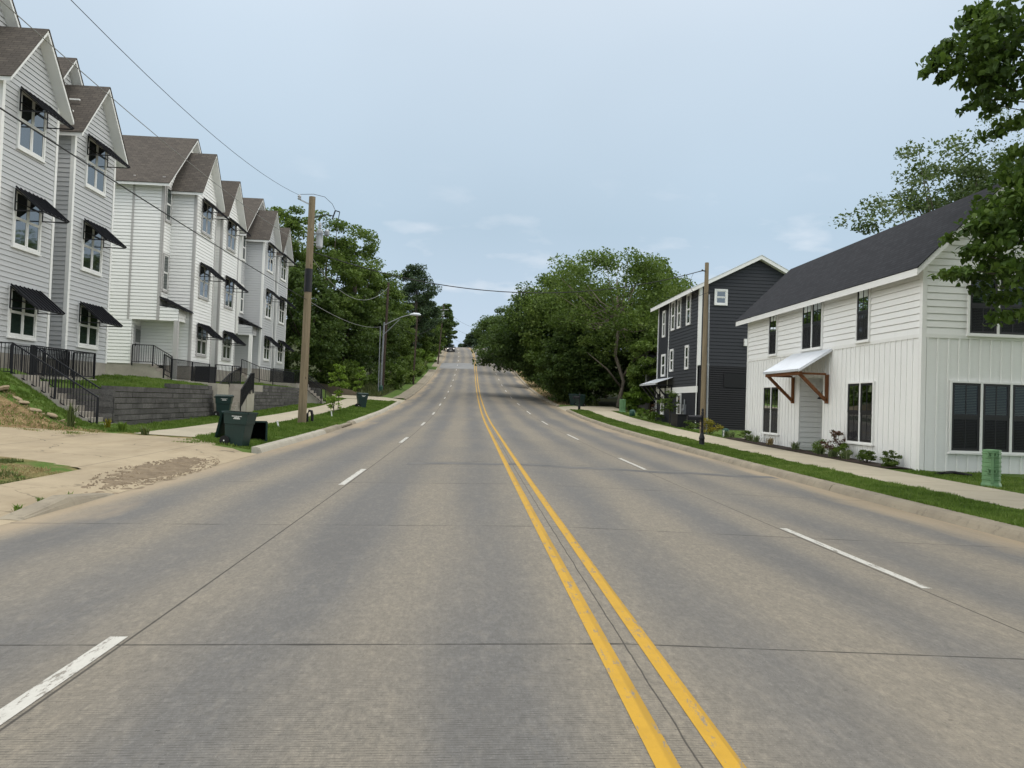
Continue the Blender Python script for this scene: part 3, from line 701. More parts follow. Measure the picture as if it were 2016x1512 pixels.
# ------------------------------------------------------------------ the townhouses on the left
XF = -16.7
def townhouse(label, b1, b2, zs, yb, rear, sid, corner, base_z, found_z, wall_e, peaks, rear2=None, porch=None, winlist=((0, 0), (1, 1), (2, 2))):
    """b1,b2: y ranges of the two bays; zs: (sill,top) for three floors; rear=(y0,y1,ypeak,zpeak,zeave,x)"""
    H = thing('townhouse', label, 'house', (XF - 5, (b1[0] + b2[1]) / 2, base_z))
    W, RF, TR, CB, FD = MB(), MB(), MB(), MB(), MB()
    xr = -18.05
    for i, (y0, y1) in enumerate((b1, b2)):
        ym = (y0 + y1) / 2; zpk = peaks[i]; we = wall_e[i]; hw = (y1 - y0) / 2 + .30
        zt = zpk - (zpk - we) * hw / ((y1 - y0) / 2)          # eave tip
        zt = we - (zpk - we) * .30 / ((y1 - y0) / 2) * .85
        dr = .17
        lap(W, [(y0, found_z), (y1, found_z), (y1, we - dr + .1), (ym, zpk - dr), (y0, we - dr + .1)], (XF, 0, 0), (0, 1, 0), (1, 0, 0))
        xb = xr - (1.5 if i == 0 else 0)
        lap(W, [(0, found_z), (XF - xb, found_z), (XF - xb, we - .05), (0, we - .05)], (XF, y0, 0), (-1, 0, 0), (0, -1, 0))
        lap(W, [(0, found_z), (XF - xr, found_z), (XF - xr, we - .05), (0, we - .05)], (XF, y1, 0), (-1, 0, 0), (0, 1, 0))
        gable_roof(RF, TR, xr - .3, XF + .42, ym, hw, zpk, zt)
        c = .11
        for yy, s in ((y0, -1), (y1, 1)):
            CB.box(XF - c, XF + .035, min(yy, yy + s * .035), max(yy, yy + s * .035), found_z, we - .02)
            a, b = (yy, yy + c) if s < 0 else (yy - c, yy)
            CB.box(XF + .001, XF + .036, a, b, found_z, we - .021)
        FD.box(xr, XF + .01, y0 + .01, y1 - .01, base_z - .5, found_z)
    # recess between the bays
    lap(W, [(b1[1], found_z), (b2[0], found_z), (b2[0], wall_e[1]), (b1[1], wall_e[1])], (XF - 1.15, 0, 0), (0, 1, 0), (1, 0, 0))
    # rear wing
    ry0, ry1, ryp, rzp, rze, rxb = rear
    pz0, pz1, px0 = (found_z, found_z, xr) if not porch else porch
    if porch:
        lap(W, [(0, pz1), (xr - rxb, pz1), (xr - rxb, rze - .22), (0, rze - .22)], (xr, ry0, 0), (-1, 0, 0), (0, -1, 0))
        lap(W, [(xr - px0, found_z), (xr - rxb, found_z), (xr - rxb, pz1 - .002), (xr - px0, pz1 - .002)], (xr, ry0, 0), (-1, 0, 0), (0, -1, 0))
        lap(W, [(ry0, pz1), (b1[0], pz1), (b1[0], rze - .02), (ry0, rze - .02)], (xr, 0, 0), (0, 1, 0), (1, 0, 0))
        lap(W, [(ry0, rze - .02), (ry1, rze - .02), (ryp, rzp - .17)], (xr, 0, 0), (0, 1, 0), (1, 0, 0))
        lap(W, [(ry0, found_z), (ry0 + 1.5, found_z), (ry0 + 1.5, pz1), (ry0, pz1)], (px0, 0, 0), (0, 1, 0), (1, 0, 0))
        lap(W, [(0, found_z), (XF - px0 - 1.2, found_z), (XF - px0 - 1.2, pz1), (0, pz1)], (XF - 1.2, b1[0] + .004, 0), (-1, 0, 0), (0, -1, 0))
        W.box(px0, xr, ry0 + .02, b1[0] + .1, pz1 + .004, pz1 + .02)
    else:
        lap(W, [(0, found_z), (xr - rxb, found_z), (xr - rxb, rze - .22), (0, rze - .22)], (xr, ry0, 0), (-1, 0, 0), (0, -1, 0))
        lap(W, [(ry0, found_z), (ry1, found_z), (ry1, rze - .02), (ryp, rzp - .17), (ry0, rze - .02)], (xr, 0, 0), (0, 1, 0), (1, 0, 0))
    W.box(rxb, xr - .03, ry0 + 1.55, b2[1] - .05, found_z, rze - .1)
    gable_roof(RF, TR, rxb - .3, xr + .40, ryp, ryp - ry0 + .42, rzp, rze - .45)
    if rear2:
        yp, zp, hw2, ze2 = rear2; lap(W, [(yp - hw2 + .3, ze2), (yp + hw2 - .3, ze2), (yp, zp - .2)], (xr + .02, 0, 0), (0, 1, 0), (1, 0, 0))
        gable_roof(RF, TR, rxb - .3, xr + .40, yp, hw2, zp, ze2)
    # corner boards of the rear wing and of its mid seam
    CB.box(xr - .12, xr + .035, ry0 - .04, ry0 - .025, pz1 if porch else found_z, rze); CB.box(xr + .025, xr + .04, ry0 - .04, ry0 + .1, pz1 if porch else found_z, rze)
    CB.box(xr - 1.66, xr - 1.55, ry0 - .04, ry0 - .02, pz1, rze)
    FD.box(rxb, px0 if porch else xr, ry0 + .01, b2[1] - .01, base_z - .6, found_z - .002)
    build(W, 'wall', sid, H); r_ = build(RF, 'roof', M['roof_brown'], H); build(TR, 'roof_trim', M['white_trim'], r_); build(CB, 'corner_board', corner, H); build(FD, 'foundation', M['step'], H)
    wins = []
    for i, (y0, y1) in enumerate((b1, b2)):
        ym = (y0 + y1) / 2; fr = FR((XF, ym, 0), (0, 1, 0), (1, 0, 0))
        for k, (sl, tp) in enumerate(zs):
            window(H, fr, -.73, .73, sl + .1, tp - .1, 2, M['white_trim'] if corner is M['white_trim'] else M['gray_trim'], None, M['pane'] if k else M['pane_green'], .095)
            awning(H, fr, -.86, .86, tp + .03)
    return H, xr

A_, xr = townhouse('light grey three storey townhouse nearest the camera, with black metal awnings', (25.75, 29.13), (30.35, 33.72), ((3.27, 5.0), (6.32, 8.3), (9.66, 11.68)), 30,
    (23.5, 34, 26.9, 15.9, 11.9, -28), M['gray_siding'], M['white_trim'], 2.0, 2.72, (11.95, 11.75), (14.1, 13.95), rear2=(32.0, 15.05, 1.9, 12.6))
B_, xr = townhouse('white three storey townhouse with grey corner boards and a covered side porch', (43.5, 46.8), (48.05, 51.4), ((3.70, 5.5), (7.0, 8.95), (10.7, 12.62)), 47,
    (42.44, 49.4, 45.9, 16.5, 13.25, -29), M['white_siding'], M['gray_trim'], 2.2, 3.05, (13.05, 12.8), (15.42, 15.15), porch=(3.05, 5.45, -19.45))
C_, xr = townhouse('light grey three storey townhouse beyond the white one, against the trees', (57.6, 60.9), (61.75, 65.0), ((4.2, 6.0), (7.4, 9.55), (10.93, 13.05)), 61,
    (56.5, 63.5, 60.2, 16.75, 13.6, -30), M['gray_siding'], M['white_trim'], 2.5, 3.5, (13.35, 13.0), (15.62, 15.25), porch=(3.5, 5.95, -19.45))

def house_porch(H, y0, y1, zf, zt, sid, corner):
    px = -17.08
    q = MB(); q.box(px - .12, px + .1, y0 - .1, y0 + .1, zf - .95, zt); build(q, 'porch_post', corner, H)
    q = MB(); lap(q, [(y0, zt - .02), (y1 - .03, zt - .02), (y1 - .03, zt + .62), (y0, zt + .62)], (px + .08, 0, 0), (0, 1, 0), (1, 0, 0)); lap(q, [(0, zt - .02), (px - xr + .05, zt - .02), (px - xr + .05, zt + .75), (0, zt + .62)], (px + .08, y0 - .02, 0), (-1, 0, 0), (0, -1, 0)); q.box(xr, px + .06, y0, y1 - .03, zt, zt + .02); build(q, 'porch_beam', sid, H)
    q = MB(); a, b = (xr + .03, y0 - .12, zt + 1.25), (px + .5, y0 - .12, zt + .55); q.slab(a, (xr + .03, y1 - .02, zt + 1.25), b, (px + .5, y1 - .02, zt + .55), .05)
    for k in range(5):
        y = y0 - .1 + k * (y1 - y0) / 4.2; q.bar((a[0], y, a[2] + .02), (b[0], y, b[2] + .02), .02, .04)
    build(q, 'porch_roof', M['metal_black'], H)
    q = MB(); q.box(-19.45, -18.35, y0 - .05, y1, zf - 1.2, zf + .01)
    n = 4
    for k in range(n): q.box(-18.35 + .3 * k + .0005, -18.35 + .3 * (k + 1), y0 - .05, y1, zf - 1.2, zf - .19 * (k + 1))
    build(q, 'porch_step', M['step'], H)
    q = MB(); q.box(-19.44, -19.40, y0 + .25, y0 + 1.15, zf + .02, zf + 2.1); d = build(q, 'door', M['door'], H)
    q = MB(); q.box(-19.395, -19.385, y0 + .4, y0 + 1.0, zf + 1.2, zf + 1.9); build(q, 'pane', M['pane'], d)
    q = MB(); q.tube([(-19.36, y0 + .33, zf + .95), (-19.34, y0 + .33, zf + 1.1)], .03, 6); build(q, 'handle', M['metal_black'], d)
    fr = FR((xr, 0, 0), (0, 1, 0), (1, 0, 0))
    for a, b in ((7.15, 9.1), (10.98, 12.8)):
        dz = zf - 3.05
        window(H, fr, y0 + .24, y0 + .86, a + dz, b + dz - .05, 1, M['white_trim'] if corner is M['white_trim'] else M['gray_trim'], None, M['pane_green'], .08)
house_porch(B_, 42.44, 43.5, 3.05, 5.45, M['white_siding'], M['gray_trim'])
house_porch(C_, 56.5, 57.6, 3.5, 5.9, M['gray_siding'], M['white_trim'])
# two ridge boards left lying on the near roof
q = MB(); q.box(-17.75, -16.95, 31.05, 31.12, 13.0, 13.06); q.box(-17.35, -16.9, 30.5, 30.57, 12.35, 12.41); build(q, 'roof_batten', M['white_trim'], A_)

# ------------------------------------------------------------------ retaining walls, stairs, railings on the left
def block_wall(y0, y1, tops, label, grp='dark block retaining walls'):
    """tops: list of (y, z) of the stepped top"""
    mb = MB(); x0 = -13.0
    row = 0; z = tops[0][1] - .2 * math.ceil((tops[0][1] - G(-12.5, y0) + .3) / .2)
    zmin = z
    while z < 2.6:
        y = y0 - random.uniform(0, .3)
        while y < y1:
            L = random.choice((.45, .9, 1.2, .6)); a, b = max(y, y0), min(y + L, y1)
            if b - a > .05:
                ym = (a + b) / 2; top = [t for t in tops if t[0] <= ym][-1][1]
                if z + .2 <= top + .03 and z + .2 > G(-12.6, ym) - .1:
                    j = random.uniform(-.018, .018) - .026 * row
                    mb.box(x0 - .5, x0 + j, a + .0015, b - .0015, z + .011, z + .189)
                    mb.v[-8:] = [(vx + (random.uniform(-.008, .008) if vx > x0 - .2 else 0), vy, vz) for vx, vy, vz in mb.v[-8:]]
            y += L
        z += .2; row += 1
    o = build(mb, 'retaining_wall', M['block']); return tag(o, label, 'retaining wall', grp)
block_wall(26.57, 36.9, [(0, 1.75), (32.2, 2.06)], 'dark grey block retaining wall below the lawn between the near and white townhouses')
q = MB()
for k in range(8):
    for a in (-15.27, -14.82, -14.37, -13.92, -13.47): q.box(a + .004, a + .446, 26.40, 26.56, .1 + .2 * k - .07, .1 + .2 * k + .12)
tag(build(q, 'retaining_wall', M['block']), 'short dark block wall running back beside the near steps', 'retaining wall', 'dark block retaining walls')
block_wall(43.0, 55.6, [(0, 1.98), (46.5, 2.2)], 'dark grey block retaining wall between the wooden pole and the panelled stair rail')
block_wall(59.3, 63.4, [(0, 2.28)], 'short far end of dark block wall beyond the last stairs')
mb = MB()
P = [[(x + dx, y, z) for x, y, zt, in ((-18, 76, 3.45), (-14.5, 72.6, 2.85), (-12.0, 70.3, 2.35)) for z in ()] for dx in ()]
pts = [(-19, 74.5, 3.4), (-16, 72.8, 3.0), (-13.4, 72.0, 2.55), (-11.6, 71.9, 2.2)]
for (xa, ya, za), (xb, yb, zb) in zip(pts, pts[1:]):
    mb.add([(xa, ya, .6), (xb, yb, .6), (xb, yb, zb), (xa, ya, za), (xa, ya + .25, .6), (xb, yb + .25, .6), (xb, yb + .25, zb), (xa, ya + .25, za)], [(0, 1, 2, 3), (3, 2, 6, 7), (4, 7, 6, 5), (1, 5, 6, 2), (0, 3, 7, 4)])
tag(build(mb, 'low_wall', M['brown_wall']), 'low brown concrete wall sloping beside the rear drive', 'wall')

def railing(label, path, grp='black metal railings', h=1.0, gap=.11):
    """path: list of base points"""
    p0 = path[len(path) // 2]; T = thing('metal_railing', label, 'railing', path[0], group=grp)
    hr, bl_, = MB(), MB(); top = Vector((0, 0, h)); low = Vector((0, 0, .08))
    for a, b in zip(path, path[1:]):
        a, b = Vector(a), Vector(b); hr.bar(a + top, b + top, .05, .04); hr.bar(a + low, b + low, .035, .03)
        n = max(2, int((b - a).length / gap))
        for k in range(1, n):
            p = a.lerp(b, k / n); bl_.bar(p + low, p + top, .018)
    build(hr, 'handrail', M['metal_black'], T); build(bl_, 'balusters', M['metal_black'], T)
    for p in path:
        q = MB(); p = Vector(p); q.bar(p - Vector((0, 0, .12)), p + top, .055); build(q, 'post', M['metal_black'], T)
    return T
def stairs(label, x0, x1, y0, y1, z0, z1, n, axis='x'):
    q = MB(); r = (z1 - z0) / n
    for k in range(n):
        if axis == 'x':
            a = x0 + (x1 - x0) * k / n; q.box(min(x1, a), max(x1, a), y0, y1, z0 + r * k - (.6 if k == 0 else .001), z0 + r * (k + 1))
        else:
            a = y0 + (y1 - y0) * k / n; q.box(x0, x1, min(y1, a), max(y1, a), z0 + r * k - (.6 if k == 0 else .001), z0 + r * (k + 1))
    return tag(build(q, 'concrete_stairs', M['step']), label, 'stairs', 'concrete steps up to the townhouses')
stairs('concrete steps climbing to the near grey townhouse', -13.0, -15.75, 25.35, 26.5, .3, 2.0, 9)
q = MB(); q.box(-16.69, -15.75, 25.35, 31.0, 1.3, 1.995); tag(build(q, 'terrace_slab', M['step']), 'concrete terrace slab along the front of the near grey townhouse', 'terrace')
railing('black railing on the left side of the near steps', [(-16.6, 25.42, 2.0), (-15.78, 25.42, 2.0), (-14.4, 25.42, 1.17), (-13.05, 25.42, .35)])
railing('black railing on the right side of the near steps, before the block wall', [(-15.7, 26.46, 2.0), (-14.35, 26.46, 1.17), (-13.05, 26.46, .38)])
railing('black railing along the terrace in front of the near grey house', [(-15.82, 26.55, 2.0), (-15.82, 28.8, 2.0), (-15.82, 30.92, 2.0), (-16.62, 30.92, 2.0)])
railing('second black railing close to the wall of the near grey house', [(-16.5, 26.6, 2.0), (-16.5, 28.6, 2.0), (-16.5, 30.3, 2.0)])
q = MB(); q.box(-16.69, -15.35, 38.0, 42.6, 1.6, 2.17); q.box(-16.69, -13.2, 42.6, 45.6, 1.6, 2.14); tag(build(q, 'terrace_slab', M['step']), 'concrete walkway slab in front of the white townhouse', 'terrace')
railing('black railing beside the porch steps of the white townhouse', [(-19.3, 42.3, 3.06), (-18.2, 42.3, 3.06), (-17.2, 42.3, 2.5)])
railing('long black railing along the walkway of the white townhouse', [(-15.5, 36.9, 2.35), (-15.4, 37.6, 2.17), (-15.4, 40.3, 2.17), (-15.4, 42.9, 2.17)])
railing('black railing going down the left side of the middle stairs', [(-15.1, 43.0, 2.17), (-14.6, 44.3, 2.17), (-14.15, 44.4, 2.14), (-14.1, 42.2, 1.65), (-14.1, 40.4, 1.0)])
railing('steep black railing that reads as a solid panel above the pale cheek wall', [(-12.88, 42.5, 1.78), (-12.88, 41.9, 1.74), (-12.88, 40.3, .85)], gap=.07, h=.98)
stairs('concrete steps between the two long block walls', -14.05, -12.98, 39.3, 42.6, .62, 2.14, 8, 'y')
q = MB(); q.box(-13.6, -13.0, 36.92, 38.6, 0.1, 2.06); tag(build(q, 'cheek_wall', M['kerb_new']), 'pale concrete cheek wall left of the middle steps', 'cheek wall')
q = MB(); q.box(-14.36, -14.08, 38.5, 42.7, .3, 2.1); tag(build(q, 'cheek_wall', M['kerb_new']), 'inner concrete side wall of the middle steps', 'cheek wall')
q = MB(); q.box(-13.4, -12.95, 41.6, 42.98, .3, 1.72); tag(build(q, 'cheek_wall', M['kerb_new']), 'pale concrete cheek wall right of the middle steps', 'cheek wall')
q = MB(); q.box(-16.69, -13.35, 55.7, 59.2, 1.5, 2.5); tag(build(q, 'terrace_slab', M['step']), 'concrete walkway slab in front of the far grey townhouse', 'terrace')
stairs('concrete steps at the far end of the second block wall', -13.35 + 1.6, -13.35, 56.2, 57.6, 1.05, 2.45, 7)
railing('black railing along the walkway of the far grey townhouse', [(-17.6, 56.3, 3.1), (-16.3, 56.3, 2.6), (-15.6, 56.6, 2.5), (-15.6, 60.5, 2.5), (-15.6, 64.0, 2.5)])
railing('black railing on the left of the far steps', [(-14.6, 53.4, 2.42), (-13.4, 56.1, 2.42), (-11.8, 56.1, 1.15)])
railing('black railing on the right of the far steps, behind the wooden pole', [(-13.4, 57.7, 2.42), (-11.8, 57.7, 1.15)])

# ------------------------------------------------------------------ right: white house
def white_house():
    X, y0, y1, xm = 11.5, 20.9, 34.5, 13.65; x1 = 2 * xm - X; zb, zm, ze, zp = -.25, 3.93, 5.95, 8.1
    H = thing('white_house', 'white house with black windows, dark shingle roof and a metal door canopy', 'house', (xm, (y0 + y1) / 2, 0))
    W = MB(); B = MB(); N_ = (-1, 0, 0); FRs = FR((X, 0, 0), (0, 1, 0), N_); FRg = FR((0, y0, 0), (1, 0, 0), (0, -1, 0))
    lap(W, [(y0, zm + .06), (y1, zm + .06), (y1, ze), (y0, ze)], (X, 0, 0), (0, 1, 0), N_, .195)
    lap(W, [(X, zm + .06), (x1, zm + .06), (x1, ze), (xm, zp - .12), (X, ze)], (0, y0, 0), (1, 0, 0), (0, -1, 0), .195)
    lap(W, [(X, zb), (x1, zb), (x1, ze), (xm, zp - .12), (X, ze)], (0, y1, 0), (1, 0, 0), (0, 1, 0), .195)
    d0, d1, dt = 26.85, 28.8, 2.98
    batten(B, y0, d0, zb, zm, (X, 0, 0), (0, 1, 0), N_); batten(B, d1, y1, zb, zm, (X, 0, 0), (0, 1, 0), N_); batten(B, d0, d1, dt, zm, (X, 0, 0), (0, 1, 0), N_)
    batten(B, X, x1, .12, zm, (0, y0, 0), (1, 0, 0), (0, -1, 0), .31)
    lap(W, [(0, zb), (1.1, zb), (1.1, dt), (0, dt)], (X, d1, 0), (1, 0, 0), (0, -1, 0), .195); lap(W, [(0, zb), (1.1, zb), (1.1, dt), (0, dt)], (X, d0, 0), (1, 0, 0), (0, 1, 0), .195)
    W.poly([(X, d0, dt), (X, d1, dt), (X + 1.1, d1, dt), (X + 1.1, d0, dt)]); W.box(x1 - .02, x1, y0, y1, zb, ze)
    build(W, 'wall', M['white_siding'], H); build(B, 'batten_wall', M['white_siding'], H)
    q = MB(); q.box(X + 1.05, X + 1.1, d0, d1, .18, dt); dr = build(q, 'door', M['door'], H); q = MB(); q.tube([(X + 1.03, d0 + .3, 1.0), (X + 1.03, d0 + .3, 1.15)], .02, 6); build(q, 'handle', M['metal_black'], dr)
    t = MB()
    FRs.box(t, y0, y1, zm - .05, zm + .06, .0, .03); FRg.box(t, X, x1, zm - .05, zm + .06, .0, .03)
    for a, b in ((y0, y0 + .1), (y1 - .1, y1)): FRs.box(t, a - .001, b, zb, ze, .001, .033)
    FRg.box(t, X - .033, X + .1, zb, ze, .001, .034); FRs.box(t, d0 - .12, d0, zb, dt + .1, .001, .03); FRs.box(t, d1, d1 + .12, zb, dt + .1, .001, .03)
    build(t, 'trim_board', M['white_trim'], H)
    q = MB(); q.box(X - .02, x1, y0 - .025, y0 - .001, -.4, .119); build(q, 'foundation', M['gray_trim'], H)
    # roof, ridge along y
    S, T2 = MB(), MB(); ya, yb = y0 - .42, y1 + .55; xe = X - .42; slope = (zp - ze) / (xm - X); zee = ze - slope * .42 + .22; zr = zp + .22
    for s in (-1, 1):
        xo = xm + s * (xm - xe)
        A, Bq, Cq, Dq = Vector((xm, ya, zr)), Vector((xm, yb, zr)), Vector((xo, ya, zee)), Vector((xo, yb, zee))
        n = (Bq - A).cross(Cq - A).normalized(); n = n if n.z > 0 else -n
        S.add([A + n * .03, Bq + n * .03, Dq + n * .03, Cq + n * .03, A, Bq, Dq, Cq], [(0, 1, 2, 3), (7, 6, 5, 4), (0, 4, 5, 1), (1, 5, 6, 2), (2, 6, 7, 3), (3, 7, 4, 0)])
        g = n * -.002; d = Vector((0, 0, -.2)); yo = Vector((0, .03, 0))
        T2.add([A + g + yo, Bq + g - yo, Dq + g - yo, Cq + g + yo, A + d + yo, Bq + d - yo, Dq + d - yo, Cq + d + yo], [(0, 1, 2, 3), (7, 6, 5, 4), (0, 4, 5, 1), (1, 5, 6, 2), (2, 6, 7, 3), (3, 7, 4, 0)])
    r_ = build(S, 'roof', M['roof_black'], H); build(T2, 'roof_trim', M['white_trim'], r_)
    kw = dict(trim=M['white_trim'], sashm=M['black_frame'], tw=.05, blinds=True, muntin=True, rail=.5)
    for a, b, c in ((31.12, 31.88, 1), (27.03, 28.62, 2), (23.74, 24.48, 1)): window(H, FRs, a, b, 4.06, 5.83, c, **kw)
    for a, b in ((30.72, 32.3), (23.38, 24.96)): window(H, FRs, a, b, .78, 2.66, 2, **kw)
    window(H, FRg, 12.83, 14.50, 4.05, 5.62, 2, **kw); window(H, FRg, 12.36, 14.95, .74, 2.64, 3, **kw)
    # canopy over the door
    c0, c1 = 26.25, 29.5; q = MB(); n = 22
    P = []
    for k in range(n * 2 + 1):
        y = c0 + (c1 - c0) * k / (n * 2); dz = .022 if k % 2 else 0; P.append([(X - .03, y, 3.92 + dz), (10.3, y, 3.17 + dz)])
    q.grid(P); q.box(10.28, 10.31, c0, c1, 3.10, 3.17); q.slab((X - .03, c0 - .02, 3.93), (X - .03, c0 + .01, 3.93), (10.3, c0 - .02, 3.18), (10.3, c0 + .01, 3.18), .1)
    q.slab((X - .03, c1 - .01, 3.93), (X - .03, c1 + .02, 3.93), (10.3, c1 - .01, 3.18), (10.3, c1 + .02, 3.18), .1); cp = build(q, 'canopy', M['metal_white'], H)
    q = MB(); q.box(10.36, 10.48, c0 + .08, c1 - .08, 2.98, 3.1)
    for y in (c0 + .2, c1 - .2):
        q.box(X - .13, X - .03, y - .05, y + .05, 2.0, 3.02); q.bar((X - .1, y, 2.1), (10.42, y, 3.02), .1, .1); q.box(10.44, X - .13, y - .045, y + .045, 3.0, 3.07)
    build(q, 'canopy_bracket', M['cedar'], cp)
    # barn lamp beside the door
    q = MB(); q.tube([(X + .12, d0 + .02, 2.42), (X + .12, d0 + .22, 2.5), (X + .12, d0 + .38, 2.44), (X + .12, d0 + .40, 2.34)], .014, 6); q.lathe((X + .12, d0 + .40, 2.16), [(.17, 0), (.10, .08), (.05, .12), (.04, .2)], 14); q.lathe((X + .12, d0 + .01, 2.42), [(.05, -.05), (.05, .05)], 10); build(q, 'wall_lamp', M['metal_black'], H)
    return H
white_house()

# ------------------------------------------------------------------ right: charcoal house and the one behind it
def dark_house():
    X, y0, y1, xm = 11.8, 43.15, 52.7, 15.2; x1 = 2 * xm - X; zb, ze, zp = .3, 8.6, 10.35
    H = thing('dark_house', 'charcoal three storey house with white window frames behind the right pole', 'house', (xm, (y0 + y1) / 2, .5))
    W, B, K, T = MB(), MB(), MB(), MB(); N_ = (-1, 0, 0); FS = FR((X, 0, 0), (0, 1, 0), N_); FG = FR((0, y0, 0), (1, 0, 0), (0, -1, 0))
    lap(W, [(y0, 2.97), (49.8, 2.97), (49.8, ze), (y0, ze)], (X, 0, 0), (0, 1, 0), N_, .2)
    batten(B, 49.8, y1, 2.97, ze, (X, 0, 0), (0, 1, 0), N_, .3); batten(B, y0, y1, zb, 2.6, (X, 0, 0), (0, 1, 0), N_, .2)
    lap(W, [(X, 4.15), (x1, 4.15), (x1, ze), (xm, zp - .05), (X, ze)], (0, y0, 0), (1, 0, 0), (0, -1, 0), .2)
    W.box(X + .02, x1 - .02, y1 - .3, y1, zb, ze); W.box(x1 - .02, x1, y0, y1, zb, ze)
    lap(K, [(X + .05, .55), (x1, .55), (x1, 4.149), (X + .05, 4.149)], (0, y0, 0), (1, 0, 0), (0, -1, 0), .125, 0, .03, .04)
    FG.box(K, X + 1.5, X + 3.0, 2.95, 3.75, 0, .05)
    build(W, 'wall', M['dark_siding'], H); build(B, 'batten_wall', M['dark_siding'], H); build(K, 'slat_wall', M['darker'], H)
    FS.box(T, y0, y1, 2.601, 2.969, 0, .03); FS.box(T, y0, y0 + .14, 4.1, ze, .001, .05); FG.box(T, X - .05, X + .12, 4.16, ze, .001, .05); FS.box(T, y0 + .02, y0 + .1, .4, 4.1, .03, .06); FS.box(T, 49.75, 49.85, 2.98, ze, .001, .04); FS.box(T, y1 - .1, y1, zb, ze, .001, .05)
    build(T, 'trim_board', M['white_trim'], H)
    q = MB(); q.box(X, x1, y0 + .02, y1, 0, .549); build(q, 'foundation', M['step'], H)
    S, T2 = MB(), MB(); ya, yb = y0 - .35, y1 + .5; xe = X - .5; sl = (zp - ze) / (xm - X); zee = ze - sl * .5 + .2; zr = zp + .2
    for s in (-1, 1):
        xo = xm + s * (xm - xe); A, Bq, Cq, Dq = Vector((xm, ya, zr)), Vector((xm, yb, zr)), Vector((xo, ya, zee)), Vector((xo, yb, zee))
        n = (Bq - A).cross(Cq - A).normalized(); n = n if n.z > 0 else -n
        S.add([A + n * .03, Bq + n * .03, Dq + n * .03, Cq + n * .03, A, Bq, Dq, Cq], [(0, 1, 2, 3), (7, 6, 5, 4), (0, 4, 5, 1), (1, 5, 6, 2), (2, 6, 7, 3), (3, 7, 4, 0)])
        g = n * -.002; d = Vector((0, 0, -.22)); yo = Vector((0, .02, 0))
        T2.add([A + g + yo, Bq + g - yo, Dq + g - yo, Cq + g + yo, A + d + yo, Bq + d - yo, Dq + d - yo, Cq + d + yo], [(0, 1, 2, 3), (7, 6, 5, 4), (0, 4, 5, 1), (1, 5, 6, 2), (2, 6, 7, 3), (3, 7, 4, 0)])
    r_ = build(S, 'roof', M['metal_white'], H); build(T2, 'roof_trim', M['white_trim'], r_)
    kw = dict(trim=M['white_trim'], tw=.1, pane=M['pane'], sill=False)
    for a, b in ((44.95, 45.6), (47.05, 47.65), (48.45, 49.1), (50.85, 51.35)): window(H, FS, a, b, 6.75 if a < 50 else 6.5, 8.45 if a < 50 else 8.1, 1, **kw)
    for a, b in ((45.1, 45.65), (48.55, 49.15), (50.55, 51.35)): window(H, FS, a, b, 4.1 if a < 50 else 3.85, 5.35 if a < 50 else 5.15, 1, **kw)
    for a, b in ((46.5, 47.15), (50.6, 51.2)): window(H, FS, a, b, 1.3, 2.48, 1, **kw)
    window(H, FG, 12.72, 13.28, 7.72, 8.45, 1, **kw)
    q = MB(); P = []
    for k in range(25):
        y = 48.4 + k * .19; P.append([(X - .03, y, 3.62 + (.02 if k % 2 else 0)), (X - 1.15, y, 3.22 + (.02 if k % 2 else 0))])
    q.grid(P); q.box(X - 1.16, X - 1.13, 48.4, 52.96, 3.12, 3.21); cp = build(q, 'canopy', M['metal_white'], H)
    q = MB()
    for y in (48.6, 50.2, 51.6, 52.8): q.bar((X - .03, y, 1.95), (X - 1.05, y, 3.12), .09); q.bar((X - .03, y, 3.1), (X - 1.08, y, 3.1), .08); q.bar((X - .05, y, 1.9), (X - .05, y, 3.1), .08)
    build(q, 'canopy_bracket', M['metal_black'], cp)
    q = MB(); FS.box(q, 45.2, 45.5, 1.3, 1.9, .03, .18); q.tube([(X - .1, 45.35, 1.9), (X - .1, 45.35, 2.2)], .05, 8); q.tube([(X - .12, 45.35, 1.55), (X - .24, 45.35, 1.55)], .12, 12); build(q, 'electric_meter', M['steel'], H)
    q = MB(); FG.box(q, 14.4, 14.55, 5.35, 5.75, .02, .15); build(q, 'wall_lamp', M['white_trim'], H)
dark_house()
